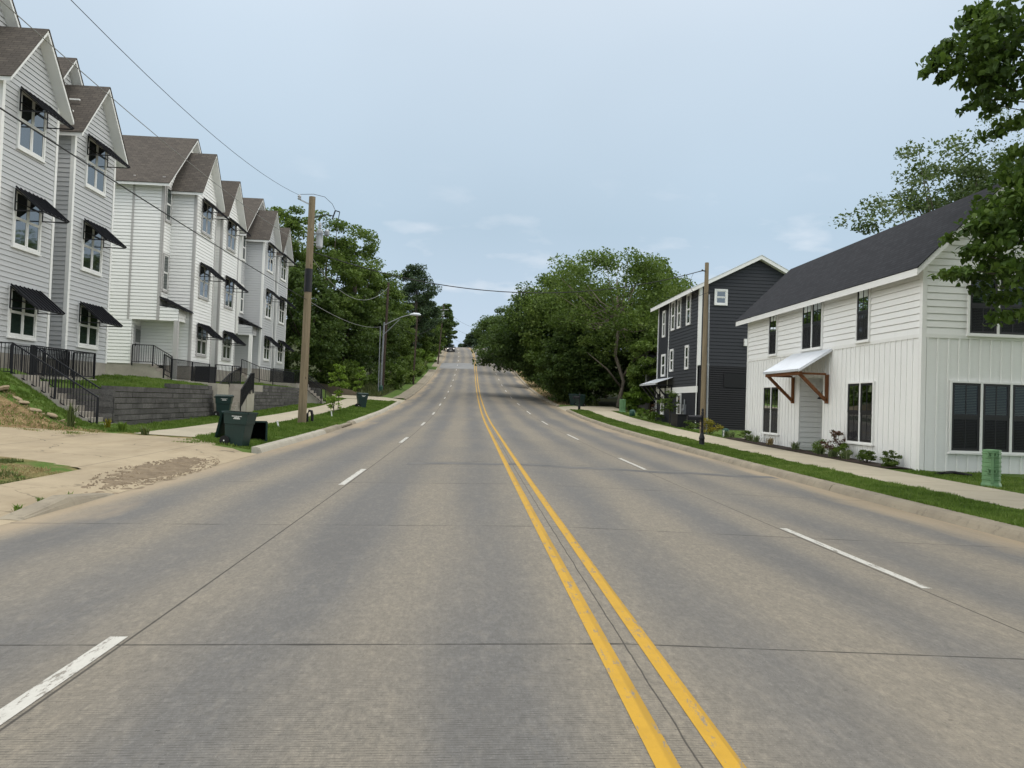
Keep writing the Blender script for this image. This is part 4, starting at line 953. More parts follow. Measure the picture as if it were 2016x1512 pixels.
def far_house():
    H = thing('brown_house', 'dim grey house half hidden under the trees behind the charcoal house', 'house', (17, 66, 1))
    W = MB(); x0, y0 = 14.2, 61.0
    lap(W, [(x0, 1.0), (x0 + 6, 1.0), (x0 + 6, 6.3), (x0, 6.3)], (0, y0, 0), (1, 0, 0), (0, -1, 0), .2); lap(W, [(y0, 1), (y0 + 8, 1), (y0 + 8, 6.3), (y0, 6.3)], (x0, 0, 0), (0, 1, 0), (-1, 0, 0), .2)
    lap(W, [(x0 - .9, 3.6), (x0, 3.6), (x0, 6.0), (x0 - .9, 6.0)], (0, y0 + 1.5, 0), (1, 0, 0), (0, -1, 0), .2); lap(W, [(y0 + 1.5, 3.6), (y0 + 5, 3.6), (y0 + 5, 6.0), (y0 + 1.5, 6.0)], (x0 - .9, 0, 0), (0, 1, 0), (-1, 0, 0), .2)
    W.box(x0 - .9, x0, y0 + 1.5, y0 + 5, 3.55, 3.6); build(W, 'wall', M['brown_siding'], H)
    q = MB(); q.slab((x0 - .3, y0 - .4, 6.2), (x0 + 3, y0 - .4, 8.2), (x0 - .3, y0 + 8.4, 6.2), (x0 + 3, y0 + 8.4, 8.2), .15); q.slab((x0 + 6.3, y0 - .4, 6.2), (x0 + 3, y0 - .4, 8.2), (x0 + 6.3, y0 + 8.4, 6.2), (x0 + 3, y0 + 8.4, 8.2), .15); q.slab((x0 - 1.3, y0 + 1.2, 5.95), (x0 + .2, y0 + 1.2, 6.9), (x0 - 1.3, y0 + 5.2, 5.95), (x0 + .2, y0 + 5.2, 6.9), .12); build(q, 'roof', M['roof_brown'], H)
    q = MB(); q.box(x0 - .03, x0 + .08, y0 - .04, y0 - .01, 1, 6.3); q.box(x0 - 1.0, x0 - .85, y0 + 1.45, y0 + 1.49, 3.6, 6.0); build(q, 'trim_board', M['gray_trim'], H)
    fr = FR((0, y0, 0), (1, 0, 0), (0, -1, 0)); window(H, fr, x0 + .6, x0 + 1.6, 4.2, 5.6, 2); fl = FR((x0 - .9, 0, 0), (0, 1, 0), (-1, 0, 0)); window(H, fl, y0 + 2.5, y0 + 4.0, 4.2, 5.5, 2); fl2 = FR((x0, 0, 0), (0, 1, 0), (-1, 0, 0)); window(H, fl2, y0 + 2, y0 + 3.4, 1.6, 3.0, 1)
    q = MB(); q.lathe((x0 - .12, y0 + .6, 2.75), [(.03, 0), (.07, .06), (.03, .14)], 8); build(q, 'porch_lamp', M['bulb'], H)
far_house()

# ------------------------------------------------------------------ foliage
def leaf_mesh(name, C, S, mat, aspect=.62, droop=.0, up=.35, parent=None, org=(0, 0, 0), fold=.18, oval=False):
    """C: leaf centres (n,3), S: leaf length (n). Two-triangle folded leaves with random facing."""
    n = len(C); C = np.asarray(C, float) - np.asarray(org); S = np.asarray(S, float).reshape(-1, 1)
    nr = rng.normal(size=(n, 3)); nr[:, 2] = np.abs(nr[:, 2]) + up; nr /= np.linalg.norm(nr, axis=1, keepdims=True)
    t = rng.normal(size=(n, 3)); t[:, 2] -= droop; t -= nr * (t * nr).sum(1, keepdims=True); t /= np.linalg.norm(t, axis=1, keepdims=True)
    b = np.cross(nr, t)
    tip = C + t * S * .5; base = C - t * S * .5; w = S * aspect * .5; h = nr * S * fold
    l = C - t * S * .06 + b * w + h; r = C - t * S * .06 - b * w + h
    if oval:      # pointed oval blade of six corners, bent along the midrib
        sag = -nr * S * .07
        r1 = C - t * S * .24 - b * w * .82 + h * .8; r2 = C + t * S * .12 - b * w * .78 + h * .8 + sag * .3; l1 = C - t * S * .24 + b * w * .82 + h * .8; l2 = C + t * S * .12 + b * w * .78 + h * .8 + sag * .3; tip = tip + sag * 1.6
        m1 = C - t * S * .24; m2 = C + t * S * .12
        V = np.stack([base, r1, r2, tip, l2, l1, m1, m2], 1).reshape(-1, 3); k = 8
        T_ = [(0, 1, 6), (1, 2, 7), (1, 7, 6), (2, 3, 7), (3, 4, 7), (4, 5, 6), (4, 6, 7), (5, 0, 6)]
    else:
        V = np.stack([base, r, tip, l], 1).reshape(-1, 3); k = 4; T_ = [(0, 1, 2), (0, 2, 3)]
    me = bpy.data.meshes.new(name); me.vertices.add(k * n); me.vertices.foreach_set('co', V.astype(np.float32).ravel())
    i = (np.arange(n) * k)[:, None]; L = np.concatenate([i + np.array(q)[None, :] for q in T_], 1).ravel(); nt_ = len(T_) * n
    me.loops.add(3 * nt_); me.loops.foreach_set('vertex_index', L.astype(np.int32)); me.polygons.add(nt_)
    me.polygons.foreach_set('loop_start', np.arange(nt_, dtype=np.int32) * 3); me.polygons.foreach_set('loop_total', np.full(nt_, 3, dtype=np.int32))
    me.materials.append(mat); me.update(); me.validate()
    o = bpy.data.objects.new(name, me); link(o)
    if parent: o.parent = parent
    return o

def crown_points(rad, hgt, nclump, per, cl, seed, shape=0.0, hollow=.35):
    """clump based crown in a unit-ish ellipsoid: returns leaf centres and clump centres (base at z=0)"""
    g = np.random.default_rng(seed); cs = []
    lob = g.normal(size=(7, 3)); lob /= np.linalg.norm(lob, axis=1, keepdims=True); la = g.uniform(-.14, .30, 7)
    while len(cs) < nclump:
        p = g.normal(size=3); p /= np.linalg.norm(p); rr = (hollow + (1 - hollow) * g.uniform() ** .55)
        bump = 1 + sum(a * max(0, p @ q) ** 4 for a, q in zip(la, lob)) + g.uniform(-.12, .12)
        p = p * rr * bump; zz = p[2]
        taper = 1 - shape * max(0, zz); p[0] *= taper; p[1] *= taper
        cs.append((p[0] * rad, p[1] * rad, (zz * .5 + .5) * hgt))
    cs = np.array(cs); L = []
    for c in cs:
        s = cl * g.uniform(.55, 1.25); k = int(per * g.uniform(.6, 1.3)); q = g.normal(size=(k, 3)); ql = np.linalg.norm(q, axis=1, keepdims=True); q = q / ql * np.minimum(ql, 1.9); L.append(c + q * s * np.array([1, 1, .55]))
    return np.concatenate(L), cs

def tree(label, x, y, ztop, rad, mat='leaf_mid', name='leafy_tree', cat='tree', bark='bark', low=.28, nclump=70, per=95, leaf=.34, seed=0, shape=.25, grp=None, lean=(0, 0), trunk=None, hollow=.35, cl=None, limbs=9, reach=None, crook=.06):
    z0 = G(x, y); h = ztop - z0; T = thing(name, label, cat, (x, y, z0), group=grp)
    zb = h * low; ch = h - zb; cl = cl or rad * .17
    L, cs = crown_points(rad, ch * .96, nclump, per, cl, seed + 11, shape, hollow); off = np.array([lean[0], lean[1], zb])
    cen = L + off * 1.0
    S = leaf * np.random.default_rng(seed).uniform(.6, 1.3, len(cen))
    ex = []
    if reach:     # long low boughs: polygons of (x, z_low, z_high) swept over a few metres of depth
        g2 = np.random.default_rng(seed + 99); xs, lo_, hi_ = (np.array([p[i] for p in reach]) for i in range(3))
        for _ in range(120):
            xx = xs.min() + (xs.max() - xs.min()) * g2.uniform() ** .62; zl, zh = np.interp(xx, xs, lo_), np.interp(xx, xs, hi_)
            c = np.array([xx - x, g2.uniform(-3.5, 2.5), g2.uniform(zl, zh) - z0]); ex.append(c)
            q = np.clip(g2.normal(size=(150, 3)), -1.7, 1.7) * np.array([.62, .8, .26]); cen = np.concatenate([cen, c + q]); S = np.concatenate([S, leaf * g2.uniform(.6, 1.3, 150)])
    cen[:, 2] = np.maximum(cen[:, 2], .15)
    leaf_mesh('crown', cen, S, M[mat], parent=T)
    mb = MB(); r = trunk or max(.10, h * .016); fork = zb * 1.15 + ch * .1; mid = (lean[0] * .4, lean[1] * .4, fork)
    mb.tube([(0, 0, -.3), (0, 0, .15), (lean[0] * .12 + crook, lean[1] * .1, fork * .35), (lean[0] * .3 - crook * .5, 0, fork * .7), mid, (lean[0] * .8, lean[1] * .8, zb + ch * .7)], [r * 1.5, r * 1.15, r, r * .9, r * .8, r * .25], 9)
    if crook > .3: mb.tube([(crook * .8, 0, fork * .42), (1.0, -.3, fork * .6), (2.6, -.5, fork * .85), (4.0, -.6, fork * 1.25)], [r * .7, r * .55, r * .4, r * .12], 7); mb.tube([(crook * .6, 0, fork * .25), (-1.2, -.5, fork * .5), (-3.2, -.9, fork * .72)], [r * .6, r * .45, r * .15], 7)
    g = random.Random(seed); idx = g.sample(range(len(cs)), min(limbs, len(cs)))
    for i in idx:
        c = Vector(cs[i]) + Vector(off); t = g.uniform(.0, .7); st = Vector(mid).lerp(Vector((lean[0] * .8, lean[1] * .8, zb + ch * .6)), t); m_ = st.lerp(c, .5) + Vector((0, 0, -.08 * (c - st).length))
        mb.tube([st, m_, c], [r * .45 * (1 - t * .5), r * .28, r * .09], 6)
    for c in ex[::6]:
        st = Vector(mid).lerp(Vector((lean[0] * .8, lean[1] * .8, zb + ch * .6)), .2); mb.tube([st, st.lerp(Vector(c), .5) + Vector((0, 0, .5)), Vector(c)], [r * .35, r * .2, r * .06], 5)
    build(mb, 'trunk', M[bark], T, world=False, smooth=True); return T

def shrub(label, x, y, h, rad, mat, name='shrub', leaf=.06, n=900, seed=0, grp=None, stems=True, z=None):
    z0 = G(x, y) if z is None else z; T = thing(name, label, 'shrub', (x, y, z0), group=grp)
    L, cs = crown_points(rad, h * .92, 22, n // 22, rad * .2, seed + 5, .1, .3); L[:, 2] += h * .06
    L[:, 2] = np.maximum(L[:, 2], .01)
    leaf_mesh('foliage', L, leaf * np.random.default_rng(seed).uniform(.6, 1.3, len(L)), M[mat], parent=T)
    mb = MB()
    for c in cs[:8]: mb.tube([(0, 0, -.03), tuple(np.array(c) * .5 + np.array([0, 0, .02])), tuple(c)], [.012, .009, .004], 5)
    build(mb, 'stem', M['bark'], T, world=False); return T

def blade_plant(label, x, y, h, n, mat, name='grass_clump', grp=None, spread=.2, w=.02):
    z0 = G(x, y); T = thing(name, label, 'plant', (x, y, z0), group=grp); mb = MB()
    for k in range(n):
        a = random.uniform(0, 6.28); o = random.uniform(.2, 1) * spread; hh = h * random.uniform(.6, 1.1); bx, by = random.gauss(0, spread * .2), random.gauss(0, spread * .2)
        dx, dy = math.cos(a) * o, math.sin(a) * o; px, py = -math.sin(a) * w, math.cos(a) * w
        mb.add([(bx - px, by - py, -.02), (bx + px, by + py, -.02), (bx + dx * .5 + px, by + dy * .5 + py, hh * .75), (bx + dx * .5 - px, by + dy * .5 - py, hh * .75), (bx + dx * 1.1, by + dy * 1.1, hh)], [(0, 1, 2, 3), (3, 2, 4)])
    build(mb, 'foliage', M[mat], T, world=False); return T

# wood on the left
WL = 'trees of the wood on the left'
tl = [(-20.0, 76, 21.4, 3.4, 'leaf_mid', 'tall mid green tree standing right behind the far grey townhouse roof'),
      (-16.4, 80, 21.6, 4.0, 'leaf_mid', 'tallest broad tree behind the top of the wooden pole'),
      (-14.2, 86, 21.0, 3.4, 'leaf_mid', 'airy tree whose twigs stand against the sky right of the pole transformer'),
      (-13.9, 108, 20.5, 3.6, 'leaf_mid', 'rounded tree behind the dark brown pole'),
      (-11.1, 135, 26.0, 4.4, 'leaf_pine', 'dark blue green tree rising highest near the left hilltop'),
      (-10.9, 152, 23.2, 3.2, 'leaf_dark', 'dark tree on the slope between the bluish tree and the hilltop'),
      (-7.9, 192, 25.8, 3.0, 'leaf_dark', 'last dark tree at the crest of the hill on the left, over the car'),
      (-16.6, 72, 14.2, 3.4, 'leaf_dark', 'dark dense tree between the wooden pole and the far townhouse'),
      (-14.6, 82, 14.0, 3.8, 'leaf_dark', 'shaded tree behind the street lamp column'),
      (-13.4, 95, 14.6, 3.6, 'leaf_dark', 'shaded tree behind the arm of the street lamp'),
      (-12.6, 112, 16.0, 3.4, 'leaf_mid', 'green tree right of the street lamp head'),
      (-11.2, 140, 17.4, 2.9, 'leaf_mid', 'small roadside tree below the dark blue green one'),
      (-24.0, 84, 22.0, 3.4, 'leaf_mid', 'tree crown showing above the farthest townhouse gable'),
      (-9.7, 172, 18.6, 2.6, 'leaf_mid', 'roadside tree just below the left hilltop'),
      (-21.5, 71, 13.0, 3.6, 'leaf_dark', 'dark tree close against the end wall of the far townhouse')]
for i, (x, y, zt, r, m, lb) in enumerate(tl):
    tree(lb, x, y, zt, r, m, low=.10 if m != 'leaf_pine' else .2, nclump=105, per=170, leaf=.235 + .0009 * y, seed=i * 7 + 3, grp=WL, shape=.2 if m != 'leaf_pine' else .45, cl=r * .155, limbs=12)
# wood on the right
WR = 'trees of the wood on the right'
tree('big spreading tree with a pale forked trunk left of the charcoal house', 12.5, 70, 16.4, 6.1, 'leaf_mid', low=.34, nclump=140, per=160, leaf=.27, seed=71, bark='bark_pale', grp=WR, shape=.1, cl=.82, lean=(-.6, 0), trunk=.17, crook=.5, hollow=.55, limbs=26)
tr_ = [(8.6, 80, 17.2, 4.6, 'leaf_mid', 'tree with a ragged top left of the big forked tree', (0, 0), .12), (9.4, 84, 14.4, 5.0, 'leaf_dark', 'dark tree reaching its branches far out over the road', (-2.6, -1), .24),
       (7.9, 79, 11.5, 3.6, 'leaf_mid', 'lower olive green tree in front of the dark overhanging one', (0, 0), .22),
       (8.8, 130, 17.4, 4.4, 'leaf_dark', 'tree halfway up the hill on the right', (-4.0, 0), .34), (8.8, 170, 20.6, 4.6, 'leaf_dark', 'tree near the top of the hill on the right', (-4.6, 0), .32), (1.2, 280, 27.2, 4.2, 'leaf_pine', 'bluish far tree at the crest on the right', (-1.0, 0), .06), (-3.6, 305, 24.6, 2.4, 'leaf_pine', 'tiny most distant tree just over the crest', (-1.0, 0), .05),
       (19.3, 80, 17.4, 3.8, 'leaf_mid', 'tree rising behind the roof edge of the charcoal house', (0, 0), .12), (8.9, 72, 9.4, 2.5, 'leaf_dark', 'dark low tree under the big forked tree', (0, 0), .1), (14.0, 64, 8.2, 2.2, 'leaf_mid', 'small tree beside the dim grey house', (0, 0), .15),
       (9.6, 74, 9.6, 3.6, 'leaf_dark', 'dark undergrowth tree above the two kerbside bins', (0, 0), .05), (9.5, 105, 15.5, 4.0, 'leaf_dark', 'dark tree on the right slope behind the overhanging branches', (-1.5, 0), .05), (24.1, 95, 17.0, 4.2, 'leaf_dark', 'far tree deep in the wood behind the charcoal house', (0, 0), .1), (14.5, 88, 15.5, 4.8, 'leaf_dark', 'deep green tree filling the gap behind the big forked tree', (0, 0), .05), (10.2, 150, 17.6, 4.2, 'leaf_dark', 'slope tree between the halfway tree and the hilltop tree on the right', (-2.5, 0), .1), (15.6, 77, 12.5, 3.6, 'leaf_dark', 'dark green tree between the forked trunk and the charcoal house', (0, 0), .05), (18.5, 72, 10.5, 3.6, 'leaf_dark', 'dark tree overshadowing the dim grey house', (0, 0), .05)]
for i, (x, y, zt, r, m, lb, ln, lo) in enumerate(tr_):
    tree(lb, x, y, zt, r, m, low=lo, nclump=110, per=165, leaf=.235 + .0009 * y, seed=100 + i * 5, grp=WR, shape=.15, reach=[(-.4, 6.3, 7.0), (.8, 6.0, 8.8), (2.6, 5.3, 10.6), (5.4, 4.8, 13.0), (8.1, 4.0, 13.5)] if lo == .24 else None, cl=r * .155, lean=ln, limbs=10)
# undergrowth
UG = 'bushes at the edge of the woods'
for i, (x, y, h, r, m, lb) in enumerate([(-12.9, 75.5, 2.7, 2.0, 'leaf_mid', 'rounded green bush behind the street saplings'), (-14.6, 74.5, 3.4, 2.0, 'leaf_mid', 'green bush above the low brown wall'), (-10.2, 88, 2.7, 1.9, 'leaf_mid', 'weedy bush right of the street lamp foot'), (-9.9, 101, 3.2, 2.0, 'leaf_mid', 'roadside bush beyond the street lamp'), (-9.9, 118, 3.8, 2.2, 'leaf_mid', 'roadside bush around the dark leaning pole'), (-9.8, 131, 3.8, 2.0, 'leaf_light', 'pale bush beside the side road gap'), (-9.7, 156, 3.4, 1.8, 'leaf_light', 'yellowish bush on the upper left verge'), (-9.6, 182, 3.2, 1.6, 'leaf_light', 'pale green bush by the left kerb next to the oncoming car'),
        (-17.5, 69.5, 3.2, 1.9, 'leaf_dark', 'dark bush behind the far end of the block wall'), (8.9, 78, 2.8, 2.0, 'leaf_mid', 'weedy bank bush just above the kerbside bins'), (9.6, 92, 3.6, 2.4, 'leaf_dark', 'dark bush on the right bank'), (9.4, 108, 3.4, 2.2, 'leaf_dark', 'dark bush farther up the right bank'), (10.5, 71.5, 3.0, 1.9, 'leaf_dark', 'dark bush behind the two kerbside bins'), (13.9, 71.5, 3.0, 1.6, 'leaf_dark', 'dark bush at the foot of the big forked tree'), (12.6, 62.5, 2.1, 1.0, 'leaf_light', 'bright bush beside the far green pedestal'), (15.4, 60.2, 1.6, .9, 'leaf_mid', 'low bush before the dim grey house'), (16.2, 70, 3.6, 2.4, 'leaf_dark', 'dark bush deep between the forked tree and the dim house')]):
    T = shrub(lb, x, y, h, r, m, 'bush', .26 + .001 * y, 2200, 300 + i, UG); T['category'] = 'bush'
# sycamore behind the white house
tree('open crowned sycamore rising behind the white house roof', 28.3, 46, 19.6, 5.2, 'leaf_grey', name='sycamore_tree', low=.24, nclump=200, per=115, leaf=.26, seed=401, bark='bark', shape=.05, cl=.66, hollow=.25, limbs=46, trunk=.2)
tree('thin feathery tree at the right edge behind the white house', 33.5, 48, 21.8, 3.4, 'leaf_grey', name='feathery_tree', low=.3, nclump=110, per=120, leaf=.16, seed=411, shape=.1, cl=.6, hollow=.2, limbs=34, trunk=.16)
tree('lower tree behind the far end of the white house roof', 23.6, 45, 13.2, 3.0, 'leaf_grey', name='sycamore_tree', low=.2, nclump=60, per=60, leaf=.24, seed=421, shape=.1, cl=.5, limbs=24)

# tree overhanging the right edge of the picture, close to the camera
def near_tree():
    x0, y0 = 10.9, 11.6; T = thing('overhanging_tree', 'leafy tree overhanging from the right edge in the foreground', 'tree', (x0, y0, G(x0, y0)))
    z0 = G(x0, y0); mb = MB()
    mb.tube([(0, 0, -.3), (0, 0, .2), (-.1, .1, 2.2), (-.35, .2, 4.2), (-.6, .3, 6.2), (-.5, .3, 9.5)], [.26, .2, .17, .14, .11, .05], 10)
    tw = [(7.75, 8.32, .38), (7.25, 8.25, .26), (6.86, 7.68, .16), (7.45, 7.6, .24), (6.62, 7.8, .11), (6.42, 7.5, .08), (7.3, 7.22, .17), (7.75, 7.3, .28), (6.95, 8.35, .12), (7.7, 7.9, .3), (7.2, 7.75, .2), (6.6, 7.35, .07), (7.1, 7.35, .14), (6.85, 8.0, .12), (7.5, 6.85, .08), (7.8, 6.6, .12), (7.22, 6.95, .06),
          (7.78, 5.65, .24), (7.5, 5.2, .2), (7.2, 4.9, .15), (7.8, 4.8, .3), (7.4, 4.5, .2), (7.05, 4.75, .08), (7.62, 4.15, .2), (7.3, 4.05, .10), (6.75, 4.05, .06), (7.05, 4.08, .07), (7.86, 4.25, .26), (7.45, 3.85, .10), (7.82, 3.7, .14), (7.1, 4.4, .10), (7.8, 5.2, .28), (7.9, 6.1, .16), (7.55, 4.8, .22), (7.95, 3.4, .12),
          (8.4, 8.2, .5), (8.5, 7.4, .45), (8.4, 5.4, .45), (8.5, 4.6, .45), (8.6, 3.9, .35), (9.3, 8.6, .6), (9.5, 6.2, .6), (8.8, 9.4, .6), (9.9, 9.6, .7), (10.8, 10.2, .8), (11.6, 8.6, .8), (11.8, 6.6, .7), (12.3, 7.6, .7), (10.2, 4.8, .5), (12.8, 9.6, .9), (13.6, 8.2, .9), (13.4, 6.6, .8), (11, 11, .9), (9.2, 10.6, .8), (14.4, 7.2, .9), (12.6, 10.8, .9), (11.2, 7.6, .8), (9.8, 7.4, .6)]
    C = []; S = []
    for k in range(46):  # unseen clumps high above the view, added to shade the white house gable
        yy = random.uniform(11.5, 19.5); xx = random.uniform(10.8, 17.5); zz = random.uniform(12.8, 16.5); q = np.clip(rng.normal(size=(260, 3)), -1.6, 1.6) * np.array([.8, .8, .45]) + np.array([xx, yy, zz]); C.append(q); S.append(rng.uniform(.16, .28, 260))
    for k in range(150):  # crown widened out of view, added to darken the gable behind it
        yy = random.uniform(4.5, 15.5); xx = max(random.uniform(8.6, 17), .75 * yy + 2.3); zz = random.uniform(4.5, 13); q = np.clip(rng.normal(size=(260, 3)), -1.6, 1.6) * np.array([.75, .75, .5]) + np.array([xx, yy, zz]); C.append(q); S.append(rng.uniform(.18, .32, 260))
    for i, (x, z, r) in enumerate(tw):
        for dy in (0, .55) if x < 8 else ((0,) if x < 9 else (-2.6, -1.2, 0, 1.0)):
            n = int(14 + 470 * r * (1.0 if x < 8 else .5)); yy = 12.0 + dy + random.uniform(-.3, .3)
            q = rng.normal(size=(n, 3)); q = np.clip(q, -1.8, 1.8) * np.array([r * .62, max(r, .25) * .7, r * .52]) + np.array([x, yy, z]); C.append(q); S.append(rng.uniform(.08, .17, n))
        e = Vector((x - x0, 12.2 - y0, z - z0)); hs = min(max(z - z0 - random.uniform(.4, 1.9), 2.5), 9.0); st = Vector((-.1 - .07 * hs if hs < 6.5 else -.55, .1 + .03 * hs, hs)); m_ = st.lerp(e, .5) + Vector((random.uniform(-.2, .2), random.uniform(-.3, .3), .3))
        if i % 2 == 0 or x > 8: mb.tube([st, st.lerp(m_, .5) + Vector((0, 0, .1)), m_, e], [.042, .03, .018, .005], 6)
    C = np.concatenate(C); S = np.concatenate(S)
    leaf_mesh('crown', C, S, M['leaf_near'], .62, 1.1, .1, T, (x0, y0, z0), .10, True)
    build(mb, 'trunk', M['bark'], T, world=False, smooth=True)
near_tree()

# street saplings
def sapling(label, x, y, h, r, mat, n=420, leaf=.13, bare=.3, grp='young street trees'):
    z0 = G(x, y); T = thing('sapling', label, 'young tree', (x, y, z0), group=grp); L, cs = crown_points(r, h * (1 - bare), 20, n // 20, r * .2, int(abs(x * 31 + y)), .45, .2); L[:, 2] += h * bare
    leaf_mesh('crown', L, leaf * rng.uniform(.6, 1.3, len(L)), M[mat], parent=T); mb = MB(); mb.tube([(0, 0, -.1), (.02, 0, h * .5), (0, 0, h * .92)], [.03, .022, .008], 7)
    for c in cs[:12]: mb.tube([(0, 0, c[2] * .6 + h * bare * .8), (c[0], c[1], c[2] + h * bare)], [.01, .004], 5)
    build(mb, 'trunk', M['bark'], T, world=False)
sapling('young maple with bright leaves beside the pavement past the wooden pole', -9.3, 48.5, 3.05, .62, 'leaf_sapling', 900, .16)
sapling('second young tree nearer the grass tip, in front of the lamp', -9.2, 56.5, 2.9, .5, 'leaf_sapling', 700, .16)
sapling('knee high leafy sapling growing on the kerbside grass', -9.1, 45.8, 1.15, .42, 'leaf_sapling', 330, .13, .2)
sapling('slim young tree in front of the charcoal house', 11.15, 46.6, 2.1, .6, 'leaf_mid', 800, .12, .3)

# ------------------------------------------------------------------ grass
def grass(name, label, areas, mat, h, kind='grass'):
    C = []; Hh = []; Wd = []
    for d0, d1, y0, y1, dens, hs in areas:
        n = int((d1 - d0) * (y1 - y0) * dens); d = rng.uniform(d0, d1, n); y = rng.uniform(y0, y1, n); x = d + cx(y)
        edge = np.minimum(d - d0, d1 - d); C.append(np.stack([x, y, gz(x, y)], 1)); cl = .75 + .5 * np.sin(x * 5.1 + y * 2.3) * np.sin(y * 3.7 - x * 1.9)
        Hh.append(h * hs * rng.uniform(.45, 1.25, n) * np.clip(cl, .5, 1.3)); Wd.append(.006 + .0011 * np.abs(y) * np.ones(n) * .6)
    C = np.concatenate(C); Hh = np.concatenate(Hh); Wd = np.concatenate(Wd); n = len(C)
    a = rng.uniform(0, 2 * np.pi, n); ln = rng.uniform(.1, .7, n) * Hh; b = rng.uniform(0, 2 * np.pi, n)
    s = np.stack([np.cos(a), np.sin(a), np.zeros(n)], 1) * Wd[:, None]; tip = C + np.stack([np.cos(b) * ln, np.sin(b) * ln, Hh], 1)
    V = np.stack([C - s - [0, 0, .01], C + s - [0, 0, .01], tip], 1).reshape(-1, 3)
    me = bpy.data.meshes.new(name); me.vertices.add(3 * n); me.vertices.foreach_set('co', V.astype(np.float32).ravel()); me.loops.add(3 * n); me.loops.foreach_set('vertex_index', np.arange(3 * n, dtype=np.int32))
    me.polygons.add(n); me.polygons.foreach_set('loop_start', np.arange(n, dtype=np.int32) * 3); me.polygons.foreach_set('loop_total', np.full(n, 3, dtype=np.int32)); me.materials.append(mat); me.update()
    o = bpy.data.objects.new(name, me); link(o); o['kind'] = 'stuff'; tag(o, label, kind)
grass('verge_grass', 'mown green grass strip between the right kerb and pavement', [(7.14, 8.6, -1, 8, 1300, 1), (10.62, 13.5, 2, 12, 500, .8), (7.14, 8.6, 8, 16, 2600, 1), (7.14, 8.6, 16, 30, 1500, 1), (7.14, 8.62, 30, 62.5, 600, 1)], M['grass'], .075)
grass('verge_grass', 'green and patchy grass in front of the white and charcoal houses', [(10.62, 13.5, 12, 20.8, 900, .8), (10.62, 11.3, 35, 62, 300, 1)], M['grass'], .07)
grass('verge_grass', 'green kerbside grass between the left kerb and pavement', [(-9.5, -7.14, 22.3, 36, 800, 1), (-9.5, -7.14, 36, 65.5, 350, 1), (-12.95, -11.36, 24.3, 36, 500, 1), (-12.95, -11.36, 36, 66, 250, 1)], M['grass'], .09)
grass('lawn_grass', 'raised lawn behind the dark block walls', [(-16.6, -13.4, 31.1, 38, 520, 1), (-15.6, -13.4, 26.7, 31.1, 700, 1), (-16.6, -13.3, 46, 55.5, 300, 1)], M['grass'], .09)
grass('bank_grass', 'green slope beside the near steps', [(-16.5, -12.0, 24.2, 25.35, 1300, 1)], M['grass'], .08)
grass('dry_grass', 'straw coloured dry grass on the dirt bank behind the driveway', [(-19, -12.2, 22.3, 24.3, 700, 1)], M['straw'], .06)
grass('bank_weeds', 'green grass tufts scattered over the straw bank', [(-19, -12.2, 22.3, 24.3, 260, 1)], M['grass'], .08)
grass('rough_grass', 'patchy green and brown grass left of the driveway mouth', [(-13.5, -8.5, 8, 13.6, 900, 1), (-13.5, -9.6, 13.6, 15.3, 900, 1)], M['weed'], .07)
grass('dry_grass', 'straw litter in the grass left of the driveway mouth', [(-13.5, -8.5, 9, 14.6, 450, 1)], M['straw'], .05)
grass('roadside_weeds', 'tall weeds along the left verge up the hill', [(-13.5, -9.4, 72.3, 100, 45, 1), (-12, -9.3, 100, 200, 20, 1.2)], M['weed'], .55)
grass('roadside_weeds', 'weeds on the bank right of the road up the hill', [(8.6, 11, 70, 130, 30, 1), (7.3, 8.6, 70, 130, 8, .3)], M['weed'], .5)

